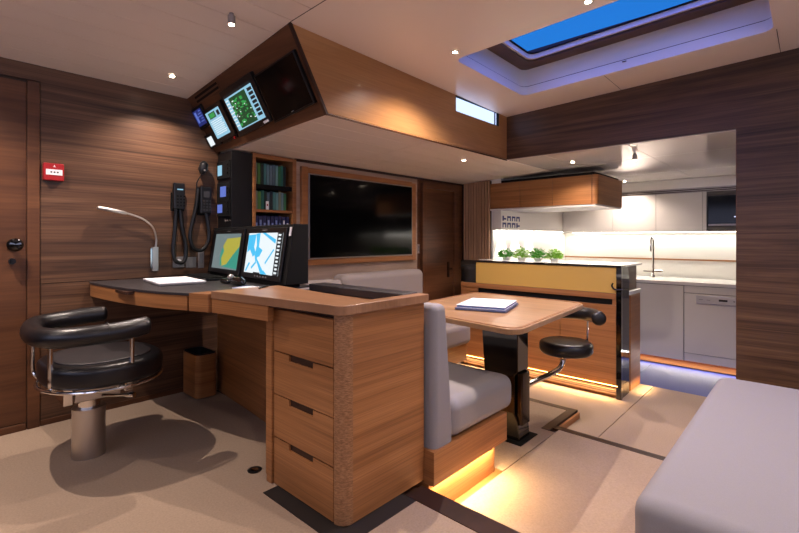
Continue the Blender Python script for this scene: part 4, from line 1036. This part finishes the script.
# short cylinder spot over the desk
def cylspot(x, y, z, label, W, tilt=(0, 0, 0)):
    t = thing('surface_spotlight', label, 'ceiling light', (x, y, z))
    MB().rings([((x, y, z-.001), .010), ((x, y, z-.014), .010)], 14).build('stem', 'plate', t)
    MB().rings([((x, y, z-.014), .017), ((x, y, z-.052), .017), ((x, y, z-.052), .014), ((x, y, z-.046), .013)], 20, True).build('barrel', 'plate', t)
    MB().rings([((x, y, z-.0535), .0125), ((x, y, z-.0522), .0125)], 18).build('lens', 'offlens' if W < 1 else 'lamp', t)
    if W: spot((x, y, z-.060), W, rot=tilt)
cylspot(1.0, 1.965, zc(1.0, 1.965), 'small cylindrical spotlight on the planked ceiling above the drawer pedestal', 8*K)
cylspot(3.72, 1.0, 1.6505, 'small angled spotlight at the galley opening', 10*K)
# lamps of the same ceiling grid, behind the viewpoint
for x, y in ((.45, 1.75), (1.05, .95), (.1, .2), (1.2, -.4), (2.05, -.4), (-.5, 1.3), (.2, 2.6)):
    pass
for (x, y, W, lb) in ((.10, 2.60, 30, 'downlight in the planked ceiling over the chair, near the teak wall'), (.3, .1, 14, 'downlight in the planked ceiling by the viewpoint'), (2.05, -.55, 24, 'downlight over the foreground bench seat'), (-.9, 2.2, 8, 'downlight in the planked ceiling near the left door')):
    down(x, y, zc(min(x, 1.2) if x < 1.24 else x, y), lb, W*K, ang=120 if y > 2.5 else 140)
for i, x in enumerate((4.32, 4.62, 4.95)):
    t = thing('spotlight', 'tiny spotlight grazing the galley side wall, %s of three' % ['nearest', 'middle', 'furthest'][i], 'spotlight', (x, 2.42, 1.0915))
    MB().rings([((x, 2.42, 1.0912), .012), ((x, 2.42, 1.083), .012)], 14).build('barrel', 'chrome', t)
    spot((x, 2.425, 1.078), 7*K, 70, .25, (1, .92, .82), (math.radians(12), 0, 0), .004)

# ------------------------------------------------------------------ world, camera
w = bpy.data.worlds.new('World'); S.world = w; w.use_nodes = True
nt = w.node_tree; bg = nt.nodes['Background']
N_, L_ = nt.nodes, nt.links
tc = N_.new('ShaderNodeTexCoord'); nz = N_.new('ShaderNodeTexNoise'); nz.inputs['Scale'].default_value = 3
sep = N_.new('ShaderNodeSeparateXYZ'); L_.new(tc.outputs['Generated'], sep.inputs['Vector'])
rp = N_.new('ShaderNodeValToRGB'); e = rp.color_ramp.elements
e[0].position = .0; e[0].color = (*[x*.14 for x in s2l((40, 126, 224))], 1)
e[1].position = .80; e[1].color = (*[x*1.0 for x in s2l((120, 128, 255))], 1)
k = e.new(.46); k.color = (*[x*.14 for x in s2l((40, 126, 224))], 1)
k = e.new(.36); k.color = (*[x*.135 for x in s2l((44, 136, 232))], 1)
L_.new(tc.outputs['Generated'], nz.inputs['Vector'])
L_.new(sep.outputs['Z'], rp.inputs['Fac'])
mx = N_.new('ShaderNodeMix'); mx.data_type = 'RGBA'; mx.blend_type = 'MULTIPLY'; mx.inputs['Factor'].default_value = .35
L_.new(rp.outputs['Color'], mx.inputs['A']); L_.new(nz.outputs['Fac'], mx.inputs['B']); L_.new(mx.outputs['Result'], bg.inputs['Color'])
bg.inputs['Strength'].default_value = SKY*8.5
cd = bpy.data.cameras.new('camera'); cam = bpy.data.objects.new('camera', cd); COL.objects.link(cam)
cd.sensor_width = 36; cd.lens = 451/799*36; cd.shift_y = -27.5/799; cd.clip_start = .02
yaw = math.radians(42.6)
cam.location = (0, 0, 1.0); cam.rotation_euler = (PI/2, 0, yaw-PI/2)
S.camera = cam
S.view_settings.view_transform = 'Standard'; S.view_settings.look = 'None'
S.view_settings.exposure = EXPO; S.view_settings.gamma = 1; S.view_settings.use_curve_mapping = False
for o in list(bpy.data.objects):
    if '_w' in o.keys(): del o['_w']
